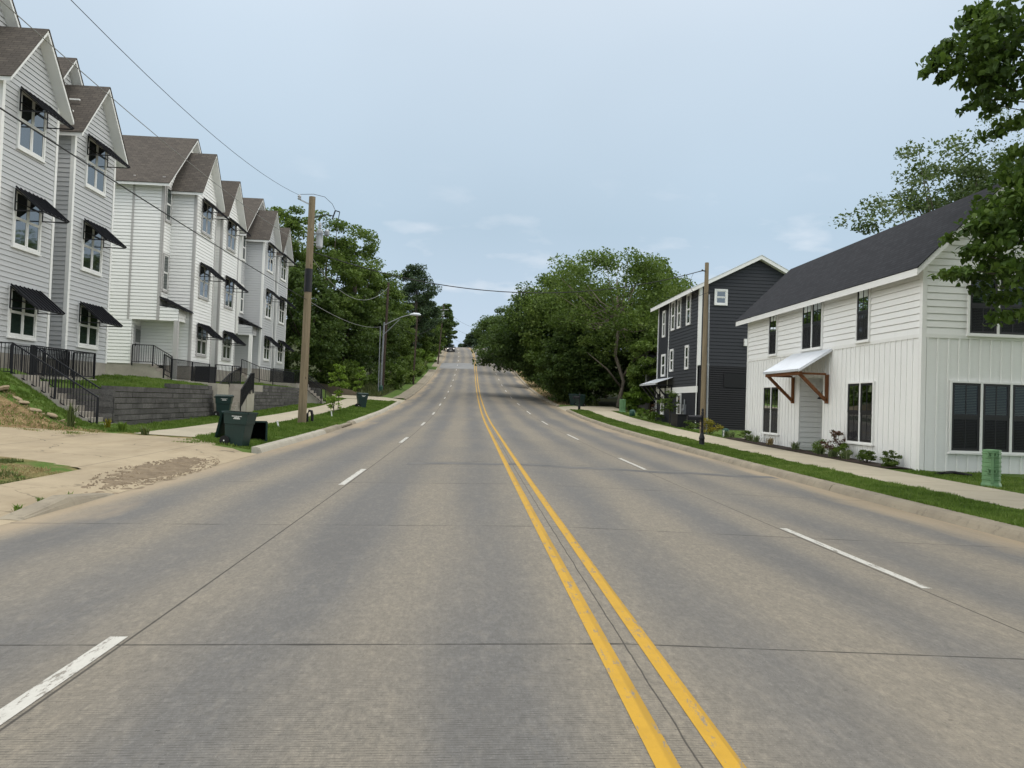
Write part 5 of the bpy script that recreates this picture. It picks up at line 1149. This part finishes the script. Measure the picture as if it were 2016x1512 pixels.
# ------------------------------------------------------------------ bins
def bin_parts(T, lid='closed', marks=True):
    # local: front towards +x, width along y; base at z=0
    b = MB(); W0, W1, L0, L1, H = .24, .30, .24, .37, .98
    def ring(z):
        t = z / H; w_, l_ = W0 + (W1 - W0) * t, L0 + (L1 - L0) * t; return [(-.26 - .06 * t, -w_, z), (l_, -w_, z), (l_, w_, z), (-.26 - .06 * t, w_, z)]
    zs = [0, .06, .62, .63, H]; R_ = [ring(z) for z in zs]
    R_[3] = [(x + (.018 if x > 0 else -.018), y + (.018 if y > 0 else -.018), z) for x, y, z in R_[3]]; R_[4] = [(x + (.02 if x > 0 else -.02), y + (.02 if y > 0 else -.02), z) for x, y, z in R_[4]]
    for A, B in zip(R_, R_[1:]):
        for k in range(4): b.poly([A[k], A[(k + 1) % 4], B[(k + 1) % 4], B[k]])
    b.poly(R_[0][::-1]); t = .025
    I0 = [(x * .9, y * .9, .05) for x, y, z in R_[1]]; I1 = [(x - (t if x > 0 else -t), y - (t if y > 0 else -t), H) for x, y, z in R_[4]]
    for k in range(4): b.poly([I1[k], I1[(k + 1) % 4], I0[(k + 1) % 4], I0[k]], 1); b.poly([R_[4][k], R_[4][(k + 1) % 4], I1[(k + 1) % 4], I1[k]])
    b.poly(I0, 1)
    for s in (-1, 1): b.bar((-.33, s * .32, H - .03), (.39, s * .33, H - .03), .03, .05)
    b.bar((.40, -.32, H - .03), (.40, .32, H - .03), .03, .05); b.tube([(-.40, -.26, H - .06), (-.40, .26, H - .06)], .018, 8); 
    for s in (-.24, .24): b.bar((-.30, s, H - .06), (-.40, s, H - .06), .03, .05)
    bd = build(b, 'body', [M['bin'], M['bin_in']], T, world=False)
    if marks:
        q = MB(); y = -.305
        for r_, (zz, n) in enumerate(((.845, 9), (.805, 5), (.775, 6))):
            for k in range(n):
                x = .06 + (k - n / 2) * .033; q.box(x, x + .024 + .006 * ((k * 7) % 2), y - .008 - .0, y + .02, zz, zz + .021)
        build(q, 'lettering', M['label'], bd, world=False)
    l = MB(); l.v = []
    P = [(-.36, -.33, 0), (.42, -.34, 0), (.42, .34, 0), (-.36, .33, 0)]; top = [(-.30, -.27, .07), (.34, -.27, .06), (.34, .27, .06), (-.30, .27, .07)]
    l.add(P + top, [(4, 5, 6, 7), (0, 1, 5, 4), (1, 2, 6, 5), (2, 3, 7, 6), (3, 0, 4, 7), (3, 2, 1, 0)]); l.bar((.42, -.2, .0), (.42, .2, .0), .03, .04)
    if lid == 'closed': l.v = [(x, y, z + H + .005) for x, y, z in l.v]
    else:   # swung right back and hanging behind the handle
        a = R(-100); ca, sa = math.cos(a), math.sin(a)
        l.v = [(-.40 - ((x + .36) * -ca * -1 * -1) * 1 if False else -.41 + (x + .36) * ca - z * sa * -1 * -.6, y, H - .0 + (x + .36) * sa + z * .0) for x, y, z in l.v]
    build(l, 'lid', M['bin'], T, world=False)
    for s in (-1, 1):
        q = MB(); q.tube([(-.27, s * .25, .14), (-.27, s * .31, .14)], .14, 18); q.tube([(-.27, s * .311, .14), (-.27, s * .318, .14)], .09, 14); w_ = build(q, 'wheel', M['tyre'], T, world=False)
        q = MB(); q.tube([(-.27, s * .319, .14), (-.27, s * .328, .14)], .02, 8); build(q, 'hub', M['label'], w_, world=False)
    return T
KB = 'dark green wheeled bins'
t = thing('wheeled_bin', 'dark green wheeled bin with its lid hanging open at the driveway edge', 'bin', (-7.8, 22.75, G(-7.8, 22.75) + .01), (0, R(2), R(-8)), KB); bin_parts(t, 'open')
t2 = thing('wheeled_bin', 'tipped over bin lying on the kerbside grass with its black mouth showing', 'bin', (-7.98, 25.5, G(-7.98, 25.5) + .31), (R(92), 0, R(8)), KB); bin_parts(t2, 'open', False)
t3 = thing('wheeled_bin', 'closed dark green bin standing by the block wall behind the open one', 'bin', (-12.55, 36.5, G(-12.55, 36.5)), (0, 0, R(10)), KB); bin_parts(t3)
copy_thing(t3, (-8.75, 55.0, G(-8.75, 55.0)), (0, 0, R(20)), 'single closed bin on the grass near the tip of the left verge')
copy_thing(t3, (8.35, 70.2, G(8.35, 70.2)), (0, 0, R(170)), 'left one of the pair of bins on the right side drive')
copy_thing(t3, (8.75, 68.4, float(zc(68.4)) + .03), (0, 0, R(200)), 'right one of the pair of bins on the right side drive')

# ------------------------------------------------------------------ poles, lamps, wires
def pole(name, label, base, top, r0_, r1_, mat, grp=None):
    T = thing(name, label, 'pole', base, group=grp); q = MB(); b, t_ = Vector(base), Vector(top); q.tube([b - Vector((0, 0, .5)), b, b.lerp(t_, .5), t_], [r0_ * 1.02, r0_, (r0_ + r1_) / 2, r1_], 16); build(q, 'shaft', mat, T, smooth=False); return T
UPG = 'wooden utility poles'
PL = (-8.6, 35.0, G(-8.6, 35.0)); PT = (-8.55, 35.0, 10.62)
P1 = pole('utility_pole', 'tall pale wooden utility pole with a transformer on the left verge', PL, PT, .19, .145, M['pole'], UPG)
q = MB(); q.tube([(-8.58, 35, 6.3), (-8.575, 35, 7.35)], [.181, .176], 16); build(q, 'black_band', M['metal_black'], P1)
q = MB(); q.tube([(-8.2, 35.25, 8.35), (-8.2, 35.25, 8.42), (-8.2, 35.25, 9.15), (-8.2, 35.25, 9.22)], [.10, .15, .15, .08], 14); q.bar((-8.5, 35.1, 8.6), (-8.2, 35.25, 8.6), .06); q.bar((-8.5, 35.1, 9.0), (-8.2, 35.25, 9.0), .06); tf = build(q, 'transformer', M['porcelain'], P1)
q = MB(); q.lathe((-8.2, 35.2, 9.22), [(.05, 0), (.08, .06), (.05, .1), (.08, .16), (.04, .3)], 10); build(q, 'bushing', M['porcelain'], tf)
q = MB(); q.lathe((-7.85, 35.1, 9.0), [(.04, -.12), (.11, -.06), (.12, .1), (.06, .2)], 12); q.bar((-8.45, 35.05, 9.0), (-7.9, 35.1, 9.0), .03); build(q, 'photocell_lamp', M['steel'], P1)
q = MB(); q.bar((-8.6, 34.95, 10.25), (-9.05, 34.8, 10.42), .05); q.lathe((-9.08, 34.8, 10.42), [(.05, 0), (.09, .04), (.05, .08), (.09, .13), (.04, .22)], 10); build(q, 'insulator', M['porcelain'], P1)
q = MB(); q.bar((-8.4, 35, 9.7), (-7.85, 35, 9.85), .04); q.bar((-7.62, 35, 9.65), (-7.5, 35, 10.05), .05); q.bar((-7.5, 35, 10.05), (-7.3, 35, 10.0), .04); q.bar((-7.3, 35, 10.0), (-7.36, 35, 9.6), .03); q.bar((-7.85, 35, 9.85), (-7.6, 35, 9.8), .04); build(q, 'cutout_fuse', M['metal_black'], P1)
q = MB(); q.tube([(-9.05, 34.8, 10.66), (-8.5, 35, 10.75), (-8.0, 35, 10.65), (-7.65, 35, 10.35), (-7.5, 35, 10.06)], .011, 6); q.tube([(-7.36, 35, 9.6), (-7.6, 35.05, 9.3), (-8.15, 35.2, 9.5)], .010, 6); build(q, 'jumper_wire', M['wire'], P1)
zb = G(10.75, 38.6); P2 = pole('utility_pole', 'slimmer wooden utility pole with a grey conduit by the charcoal house', (10.75, 38.6, zb), (10.74, 38.6, 9.15), .14, .10, M['pole'], UPG)
q = MB(); q.tube([(10.93, 38.45, zb), (10.9, 38.45, 3.9)], .048, 8); q.tube([(10.9, 38.45, 3.9), (10.86, 38.45, 7.5)], .038, 8); q.tube([(10.90, 38.45, 3.88), (10.90, 38.45, 3.98)], .06, 8); build(q, 'conduit', M['steel'], P2)
q = MB(); q.bar((10.74, 38.6, 8.7), (10.5, 38.5, 8.72), .05); q.lathe((10.48, 38.5, 8.68), [(.03, 0), (.05, .04), (.03, .1)], 8); q.tube([(10.5, 38.5, 8.7), (10.0, 38.4, 8.55), (9.85, 38.4, 8.2), (9.9, 38.4, 7.7), (10.3, 38.4, 7.4), (10.8, 38.45, 7.6)], .012, 6); build(q, 'drip_loop', M['wire'], P2)
pole('utility_pole', 'dark brown utility pole rising behind the street lamp', (-10.05, 79, G(-10.05, 79)), (-9.85, 79, 13.5), .15, .11, M['pole_dark'], UPG)
pole('utility_pole', 'thin dark pole standing in the roadside bushes right of the lamp', (-8.5, 100, G(-8.5, 100)), (-8.3, 100, 12.6), .12, .09, M['pole_dark'], UPG)
P5 = pole('utility_pole', 'far leaning pole with a transformer near the hilltop', (-7.55, 150, G(-7.55, 150)), (-6.85, 150, 20.4), .14, .10, M['pole_dark'], UPG)
q = MB(); q.tube([(-6.9, 149.6, 18.0), (-6.9, 149.6, 18.9)], .24, 10); q.bar((-7.9, 150, 19.2), (-5.9, 150, 19.4), .12); build(q, 'transformer', M['porcelain'], P5)
pole('steel_post', 'thin galvanised post close beside the street lamp', (-10.1, 76, G(-10.1, 76)), (-10.15, 76, 8.7), .06, .05, M['steel'])
zl = G(-10.0, 77); LP = thing('street_lamp', 'galvanised street lamp with a curved arm and a green base sleeve', 'street lamp', (-10.0, 77, zl))
q = MB(); q.tube([(-10.0, 77, zl - .3), (-10.0, 77, zl + 1.0), (-9.9, 77, 9.2)], [.13, .12, .085], 12); build(q, 'pole', M['steel'], LP)
q = MB(); q.tube([(-10.0, 77, zl - .1), (-10.0, 77, zl + .75), (-10.0, 77, zl + .9)], [.26, .22, .14], 12); build(q, 'base_sleeve', M['cap_green'], LP)
q = MB(); q.tube([(-9.9, 77, 8.9), (-9.2, 77, 9.3), (-8.2, 77, 9.8), (-7.3, 77, 10.08)], .045, 8); q.tube([(-9.9, 77, 8.0), (-9.2, 77, 8.7), (-8.4, 77, 9.55)], .035, 8); build(q, 'arm', M['steel'], LP)
q = MB(); q.tube([(-7.35, 77, 10.08), (-7.0, 77, 10.14), (-6.5, 77, 10.12), (-6.3, 77, 10.08)], [.07, .15, .15, .06], 10); build(q, 'lamp_head', M['metal_white'], LP)

def wire(label, pts, r, mat='wire', n=24):
    """parabola through three given points along its run"""
    a, m_, b = map(Vector, pts); P = []
    for k in range(n + 1):
        t = k / n; P.append(a * (1 - t) * (1 - 2 * t) + m_ * 4 * t * (1 - t) + b * t * (2 * t - 1))
    q = MB(); q.tube(P, r, 6); return tag(build(q, 'overhead_cable', M[mat], origin=tuple(a)), label, 'cable', 'overhead cables')
wire('upper thin cable running in from the top left to the tip of the wooden pole', [(-9.07, 34.8, 10.62), (-8.6, 14.2, 8.66), (-8.4, -6.5, 10.2)], .007)
wire('middle cable crossing in front of the townhouse roofs to the transformer', [(-8.6, 35.0, 8.3), (-8.6, 15.3, 7.55), (-8.6, -4.5, 8.6)], .008, 'wire_alu')
wire('lowest thick cable crossing the townhouse fronts below the black band', [(-8.6, 35.0, 5.95), (-8.6, 15, 5.93), (-8.6, -5, 6.3)], .013)
wire('cable from the wooden pole to the steel post by the lamp', [(-8.6, 35, 5.95), (-9.4, 55.5, 6.85), (-10.15, 76, 8.65)], .014, 'wire_alu')
wire('service cable spanning the road between the two wooden poles', [(-8.45, 35.1, 8.15), (1.0, 37, 6.98), (10.5, 38.5, 8.72)], .022)
wire('slack cable from the wooden pole to the dark brown pole', [(-8.5, 35.2, 7.9), (-9.3, 56, 8.7), (-9.85, 79, 13.0)], .016, 'wire_alu')
wire('cable leaving the dark brown pole up the hill', [(-9.87, 79, 10.6), (-8.6, 112, 11.2), (-6.85, 150, 18.8)], .014)
for k, (z, lb) in enumerate(((23.6, 'uppermost far cable above the hilltop'), (22.0, 'far cable in the middle of the hilltop gap'), (20.2, 'lowest far cable dipping to the crest'))):
    wire(lb, [(-6.8, 150, z - 3.6 - .6 * k), (-1.5, 195, z - 3.0 - k * .7), (7, 245, z + 1.6 - k)], .018)

# ------------------------------------------------------------------ mailboxes, pedestals, caps, markers
def mailbox(label, x, y, grp='black post mailboxes', rz=0, scale=1.0):
    z = G(x, y); T = thing('mailbox', label, 'mailbox', (x, y, z), (0, 0, rz), grp); q = MB()
    q.lathe((0, 0, -.05), [(.12, 0), (.13, .08), (.105, .12), (.10, .30), (.115, .33), (.105, .38), (.07, .50), (.05, .56), (.05, .66), (.06, .68), (.045, .72), (.045, 1.2), (.058, 1.22), (.045, 1.26), (.045, 1.30), (.06, 1.33), (.035, 1.38), (.05, 1.42), (.04, 1.47), (.005, 1.5)], 14); build(q, 'post', M['metal_black'], T, world=False, smooth=False)
    q = MB(); P = []
    for xx in (-.56, -.06):
        row = [(xx, -.09, .96), (xx, -.09, 1.08)] + [(xx, -.09 * math.cos(a), 1.08 + .09 * math.sin(a)) for a in np.linspace(.3, math.pi - .3, 7)] + [(xx, .09, 1.08), (xx, .09, .96)]; P.append(row)
    q.grid(P); q.poly(P[0]); q.poly(P[1]); q.poly([P[0][0], P[1][0], P[1][-1], P[0][-1]]); bx = build(q, 'box', M['metal_black'], T, world=False)
    q = MB(); q.bar((-.58, 0, .93), (0, 0, .93), .12, .03); q.bar((-.45, 0, .93), (-.04, 0, .75), .02, .03); build(q, 'bracket', M['metal_black'], T, world=False)
    q = MB(); q.box(-.60, -.565, -.085, .085, .97, 1.15); build(q, 'door', M['metal_black'], bx, world=False)
mailbox('black mailbox on a cast post in front of the right pole', 7.85, 29.2)
mailbox('far black mailbox on a post at the tip of the right grass strip', 7.9, 63.0, rz=R(20))

def pedestal(label, x, y, w_=.2, h=.9, rz=0, grp='green utility pedestals'):
    z = G(x, y); T = thing('utility_pedestal', label, 'utility box', (x, y, z), (0, 0, rz), grp); q = MB(); n = 8
    pr = [(w_ * 1.12, -.05), (w_ * 1.1, .05)]
    for k in range(7): zz = .10 + k * (h - .16) / 7; pr += [(w_ * .99, zz), (w_ * .97, zz + .05), (w_ * 1.045, zz + .065), (w_ * 1.045, zz + .085), (w_ * .97, zz + .088)]
    pr += [(w_ * .95, h - .05), (w_ * 1.03, h - .045), (w_ * 1.0, h - .01), (w_ * .55, h)]
    q.lathe((0, 0, 0), pr, n); build(q, 'cabinet', M['pedestal'], T, world=False)
    q = MB(); q.box(-.03, .03, -w_ * 1.05, -w_ * .85, .08, h - .05)
    build(q, 'centre_strap', M['pedestal'], T, world=False)
    for zz in (.32, .72):
        q = MB()
        for a, b, c, d in ((-.09, .09, zz, zz + .02), (-.09, .09, zz + .10, zz + .12), (-.09, -.07, zz, zz + .12), (.07, .09, zz, zz + .12)): q.box(a, b, -w_ * 1.12, -w_ * .9, c * h / .9, d * h / .9)
        build(q, 'clasp', M['pedestal'], T, world=False)
pedestal('near green ribbed pedestal in front of the white house gable', 10.95, 17.15, .19, .86, R(-30))
pedestal('far green ribbed pedestal beside the bright bush', 11.2, 61.5, .26, 1.05, R(-10))
def cap(label, x, y, r=.2, h=.4):
    q = MB(); q.lathe((x, y, G(x, y)), [(r, -.05), (r, h * .5), (r * .95, h * .75), (r * .7, h * .93), (r * .2, h)], 14); tag(build(q, 'dome_cap', M['cap_green'], smooth=True), label, 'utility cap', 'dark green domed caps')
cap('dark green domed cap beside the yellow bush', 11.15, 36.2, .17, .42); cap('dark green domed cap at the far flower bed', 10.95, 56.5, .22, .5)
q = MB(); zz = G(-8.3, 35.6); q.tube([(-8.5, 35.6, zz - .1), (-8.5, 35.6, zz + .42), (-8.42, 35.6, zz + .58), (-8.32, 35.6, zz + .56), (-8.27, 35.6, zz + .38), (-8.27, 35.6, zz + .1)], .065, 10); q.box(-8.38, -8.14, 35.5, 35.75, zz - .05, zz + .07); tag(build(q, 'valve_pipe', M['metal_black']), 'bent black valve pipe at the foot of the tall wooden pole', 'pipe')
def marker(label, x, y, h, tilt=0):
    z = G(x, y); q = MB(); q.bar((x, y, z - .05), (x + tilt, y, z + h), .05, .05); q.bar((x + tilt, y, z + h), (x + tilt * 1.2, y, z + h + .02), .07, .07); tag(build(q, 'marker_stake', M['label']), label, 'stake', 'white marker stakes')
marker('white stake leaning in the grass just past the tipped bin', -8.75, 31.5, .24, -.08); marker('white stake in the grass before the knee high sapling', -8.5, 42.0, .3, -.05); marker('white stub beside the dark cap near the yellow bush', 10.95, 35.9, .3)
q = MB(); zz = G(11.5, 19.6)
for k in range(3): q.tube([(11.2 + .1 * k, 19.7 - .05 * k, zz + .04 + .02 * k), (11.7 + .05 * k, 19.8, zz + .09), (12.0, 19.6 - .1 * k, zz + .05)], .035, 7)
tag(build(q, 'drain_pipe', M['tyre']), 'short black drain pipe lying behind the near green pedestal', 'pipe')

# storm drain in the left kerb
D_ = thing('storm_drain', 'storm drain inlet set in the left kerb beyond the pole', 'drain', (-7.3, 37.1, float(zc(37.1)) - .2))
q = MB()
for a, b, z_ in ((35.62, 38.58, 0),):
    P = [[(-6.9, y, float(zc(y)) - .03), (-8.1, y, float(zc(y)) + .03)] for y in np.linspace(a, b, 5)]; q.grid(P); P2_ = [[(x, y, z - .07) for x, y, z in r_] for r_ in P]; q.grid(P2_); q.poly([P[0][0], P[-1][0], P2_[-1][0], P2_[0][0]]); q.poly([P[0][0], P[0][1], P2_[0][1], P2_[0][0]])
build(q, 'cover_slab', M['kerb'], D_)
q = MB(); P = [[(-7.6, y, float(zc(y)) - .6), (-7.6, y, float(zc(y)) - .1)] for y in (35.62, 38.58)]; q.grid(P); q.box(-7.1, -6.95, 36.6, 36.75, .0, .33); q.box(-7.1, -6.95, 37.6, 37.75, .0, .36); build(q, 'inlet_throat', M['gravel'], D_)

# small grey units and boxes
q = MB(); z_ = .55
T = thing('air_conditioner', 'black air conditioner unit at the foot of the charcoal house', 'air conditioner', (11.3, 44.6, z_)); q.box(10.9, 11.7, 43.9, 45.3, z_ - .1, 1.28); build(q, 'casing', M['metal_black'], T)
q = MB()
for k in range(11): q.box(10.885, 10.899, 43.95, 45.25, .7 + k * .05, .72 + k * .05)
build(q, 'grille', M['darker'], T); q = MB(); q.box(10.86, 11.74, 43.86, 45.34, 1.282, 1.32); build(q, 'top_panel', M['metal_black'], T)
T = thing('outdoor_cooler', 'dark storage box on the porch of the white townhouse', 'box', (-16.1, 44.4, 2.14)); q = MB(); q.box(-16.5, -15.7, 43.9, 45.0, 2.14, 3.0); build(q, 'body', M['metal_black'], T); q = MB(); q.box(-16.53, -15.67, 43.87, 45.03, 3.002, 3.08); build(q, 'lid', M['darker'], T)

# stones in the bank, weeds
for i, (x, y, s_) in enumerate([(-14.6, 24.1, .16), (-14.85, 24.2, .12), (-15.3, 24.15, .2), (-14.3, 24.1, .19), (-14.1, 24.15, .11), (-13.8, 24.2, .12), (-13.55, 24.25, .1), (-15.7, 24.0, .22), (-13.3, 24.35, .09)]):
    z_ = G(x, y); q = MB(); a = random.uniform(0, 3); L = [s_ * random.uniform(.8, 1.5), s_ * random.uniform(.7, 1.1), s_ * random.uniform(.25, .5)]
    n = 7; P = []
    for zz, k in ((-.5, .8), (.2, 1.0), (.8, .85), (1, .6)): P.append([(x + L[0] * k * math.cos(a + 2 * math.pi * j / n) * (1 + .15 * math.sin(j * 5 + i)), y + L[1] * k * math.sin(a + 2 * math.pi * j / n), z_ + L[2] * zz + .03) for j in range(n)] )
    for A, B in zip(P, P[1:]):
        for j in range(n): q.poly([A[j], A[(j + 1) % n], B[(j + 1) % n], B[j]])
    q.poly(P[-1])
    tx, ty = random.uniform(-.5, .5), random.uniform(-.3, .3); q.v = [(vx, vy, vz + (vx - x) * tx + (vy - y) * ty) for vx, vy, vz in q.v]
    names = ['tilted slab stone midway along the bank rubble', 'small broken stone beside the tilted slab', 'long flat stone in the upper bank rubble', 'largest pale slab leaning out of the bank', 'small stone right of the largest pale slab', 'stone low in the bank near the tall weed', 'little stone behind the tall weed', 'wide stone highest and leftmost in the bank', 'last small stone at the foot of the bank']
    tag(build(q, 'stone', M['stone']), names[i], 'stone', 'broken stones in the dirt bank')
blade_plant('tall greyish weed at the foot of the stone bank', -13.1, 23.9, .75, 40, 'weed', 'weed', spread=.3, w=.012)
blade_plant('pale flowering weed at the bottom of the near steps', -12.5, 25.0, .38, 26, 'leaf_yellow', 'weed', spread=.16, w=.02)
blade_plant('leafy bright green weed beside the driveway edge', -11.9, 24.6, .32, 26, 'leaf_light', 'weed', spread=.22, w=.03)
blade_plant('dull green weed at the pavement end', -11.0, 24.1, .24, 40, 'weed', 'weed', spread=.24, w=.015)
for i, (x, y) in enumerate([(-7.25, 10.9), (-7.3, 11.6), (-7.2, 12.2)]): blade_plant(['tuft of weeds at the low end of the broken kerb', 'tuft of weeds in the middle of the broken kerb', 'tuft of weeds behind the high end of the broken kerb'][i], x, y, .14, 26, 'grass', 'weed', 'weeds behind the broken kerb', .14, .008)

# flower bed of the white house
mb = MB(); P = [[(10.66, y, G(10.66, y) + .03), (11.0, y, G(11.0, y) + .045), (11.52, y, G(11.5, y) + .03)] for y in np.linspace(21.2, 35.2, 30)]; mb.grid(P); struct(build(mb, 'mulch_bed', M['mulch'], origin=(0, 0, 0), smooth=True))
SB = 'shrubs in the right flower beds'
for i, (x, y, h, r, m, lf, n, lb) in enumerate([(11.1, 21.7, .5, .25, 'leaf_mid', .06, 1500, 'round green shrub nearest the corner of the white house'), (11.05, 22.9, .46, .24, 'leaf_mid', .06, 1500, 'round green shrub under the right ground floor window'), (11.1, 24.5, .48, .26, 'leaf_light', .06, 1300, 'yellow green shrub right of the dark red one'), (11.2, 25.2, .95, .36, 'leaf_red', .07, 900, 'dark red leaved shrub beside the canopy'), (11.1, 26.2, .5, .28, 'leaf_light', .05, 900, 'low bright shrub left of the dark red one'),
        (10.95, 38.0, .78, .48, 'leaf_yellow', .07, 1300, 'yellow flowering bush at the foot of the right pole'), (11.2, 33.6, .5, .28, 'leaf_mid', .06, 800, 'low shrub at the far corner of the white house'), (11.15, 42.0, .6, .4, 'leaf_mid', .08, 900, 'green shrub before the air conditioner'), (11.2, 44.6, .5, .3, 'leaf_mid', .08, 600, 'small shrub under the charcoal house meter'), (11.2, 50.0, .65, .4, 'leaf_light', .09, 700, 'yellowish shrub in the far bed nearest its sapling'), (11.3, 52.5, .65, .42, 'leaf_light', .09, 700, 'yellowish shrub in the middle of the far bed'), (11.3, 55.0, .7, .42, 'leaf_light', .09, 700, 'yellowish shrub at the end of the far bed'), (12.0, 52.8, 1.1, .6, 'leaf_red', .1, 700, 'reddish brown shrub by the charcoal house corner')]):
    shrub(lb, x, y, h, r, m, 'shrub', lf, n, 500 + i, SB)
for i, (x, y, m, lb) in enumerate([(10.95, 24.9, 'leaf_stripe', 'pale striped grass clump before the dark red shrub'), (11.0, 24.1, 'leaf_stripe', 'pale striped grass clump by the yellow green shrub'), (11.05, 26.0, 'leaf_stripe', 'pale striped grass clump left of the red shrub'), (11.1, 28.2, 'leaf_stripe', 'striped grass clump at the doorway'), (11.15, 32.2, 'leaf_stripe', 'striped grass clump below the far window'), (11.15, 33.0, 'leaf_stripe', 'striped grass clump at the far end of the white house'), (11.1, 35.2, 'leaf_stripe', 'striped grass clump by the concrete slab'), (11.1, 35.9, 'leaf_stripe', 'striped grass clump before the dark green cap'), (11.1, 30.6, 'straw', 'withered brown clump beside the striped grass')]):
    blade_plant(lb, x, y, .34, 70, m, 'grass_clump', 'striped grass clumps', .26, .012)
q = MB(); q.box(11.6, 14, 34.6, 43, .1, .36); tag(build(q, 'concrete_pad', M['walk']), 'pale concrete slab between the white and charcoal houses', 'slab')

# ------------------------------------------------------------------ the car coming over the hill
def car():
    y = 190.0; x = -5.35 + float(cx(y)); z = float(zroad(-5, y)); gr = math.atan(.125); T = thing('oncoming_car', 'dark sport utility car with lit headlights coming over the hill', 'car', (x, y, z), (gr, 0, 0))
    B = MB(); w_ = .93   # front towards -y
    prof = [(-2.3, .45), (-2.32, .85), (-2.2, 1.0), (-1.2, 1.1), (2.3, 1.15), (2.35, .5), (2.2, .35), (-2.2, .32)]
    P = [[(s * w_ * k, a, b) for a, b in prof] for s, k in ((-1, .94), (-1, 1), (1, 1), (1, .94))]
    P[0] = [(-w_ * .9, a * .985, b) for a, b in prof]; P[1] = [(-w_, a * .96, b * .99) for a, b in prof]; P[2] = [(w_, a * .96, b * .99) for a, b in prof]; P[3] = [(w_ * .9, a * .985, b) for a, b in prof]
    n = len(prof)
    for A, Bq in zip(P, P[1:]):
        for k in range(n): B.poly([A[k], A[(k + 1) % n], Bq[(k + 1) % n], Bq[k]])
    B.poly(P[0]); B.poly(P[3])
    cab = [(-1.15, 1.09), (-.35, 1.68), (1.9, 1.72), (2.25, 1.14)]
    for s in (-1, 1): B.poly([(s * (.86 if b < 1.3 else .7), a, b) for a, b in cab])
    for (a, b), (c, d) in zip(cab[1:], cab[2:]):
        B.poly([(-(.7 if b > 1.3 else .86), a, b), ((.7 if b > 1.3 else .86), a, b), ((.7 if d > 1.3 else .86), c, d), (-(.7 if d > 1.3 else .86), c, d)])
    B.box(-.62, -.57, -.3, 1.8, 1.73, 1.79); B.box(.57, .62, -.3, 1.8, 1.73, 1.79); body = build(B, 'body', M['car_paint'], T, world=False)
    q = MB(); q.poly([(-.84, -1.16, 1.1), (.84, -1.16, 1.1), (.68, -.36, 1.67), (-.68, -.36, 1.67)]); build(q, 'windscreen', M['pane'], T, world=False)
    for s in (-1, 1):
        q = MB(); q.box(s * .74 - .12, s * .74 + .12, -2.36, -2.2, .78, .93); build(q, 'headlight', M['headlamp'], T, world=False)
        q = MB(); q.box(s * 1.06 - .1, s * 1.06 + .1, -.95, -.82, 1.08, 1.24); q.bar((s * .85, -.88, 1.1), (s * 1.0, -.88, 1.14), .04); build(q, 'wing_mirror', M['car_paint'], T, world=False)
        for yy in (-1.45, 1.45):
            q = MB(); q.tube([(s * .70, yy, .36), (s * .94, yy, .36)], .36, 18); wq = build(q, 'wheel', M['tyre'], T, world=False); q = MB(); q.tube([(s * .941, yy, .36), (s * .95, yy, .36)], .22, 14); build(q, 'rim', M['steel'], wq, world=False)
    q = MB(); q.box(-.55, .55, -2.345, -2.25, .72, .92); build(q, 'grille', M['darker'], T, world=False); q = MB(); q.box(-.88, .88, -2.38, -2.2, .40, .58); bq = build(q, 'bumper', M['car_paint'], T, world=False); q = MB(); q.box(-.3, .3, -2.40, -2.38, .44, .56); build(q, 'number_plate', M['label'], bq, world=False)
car()
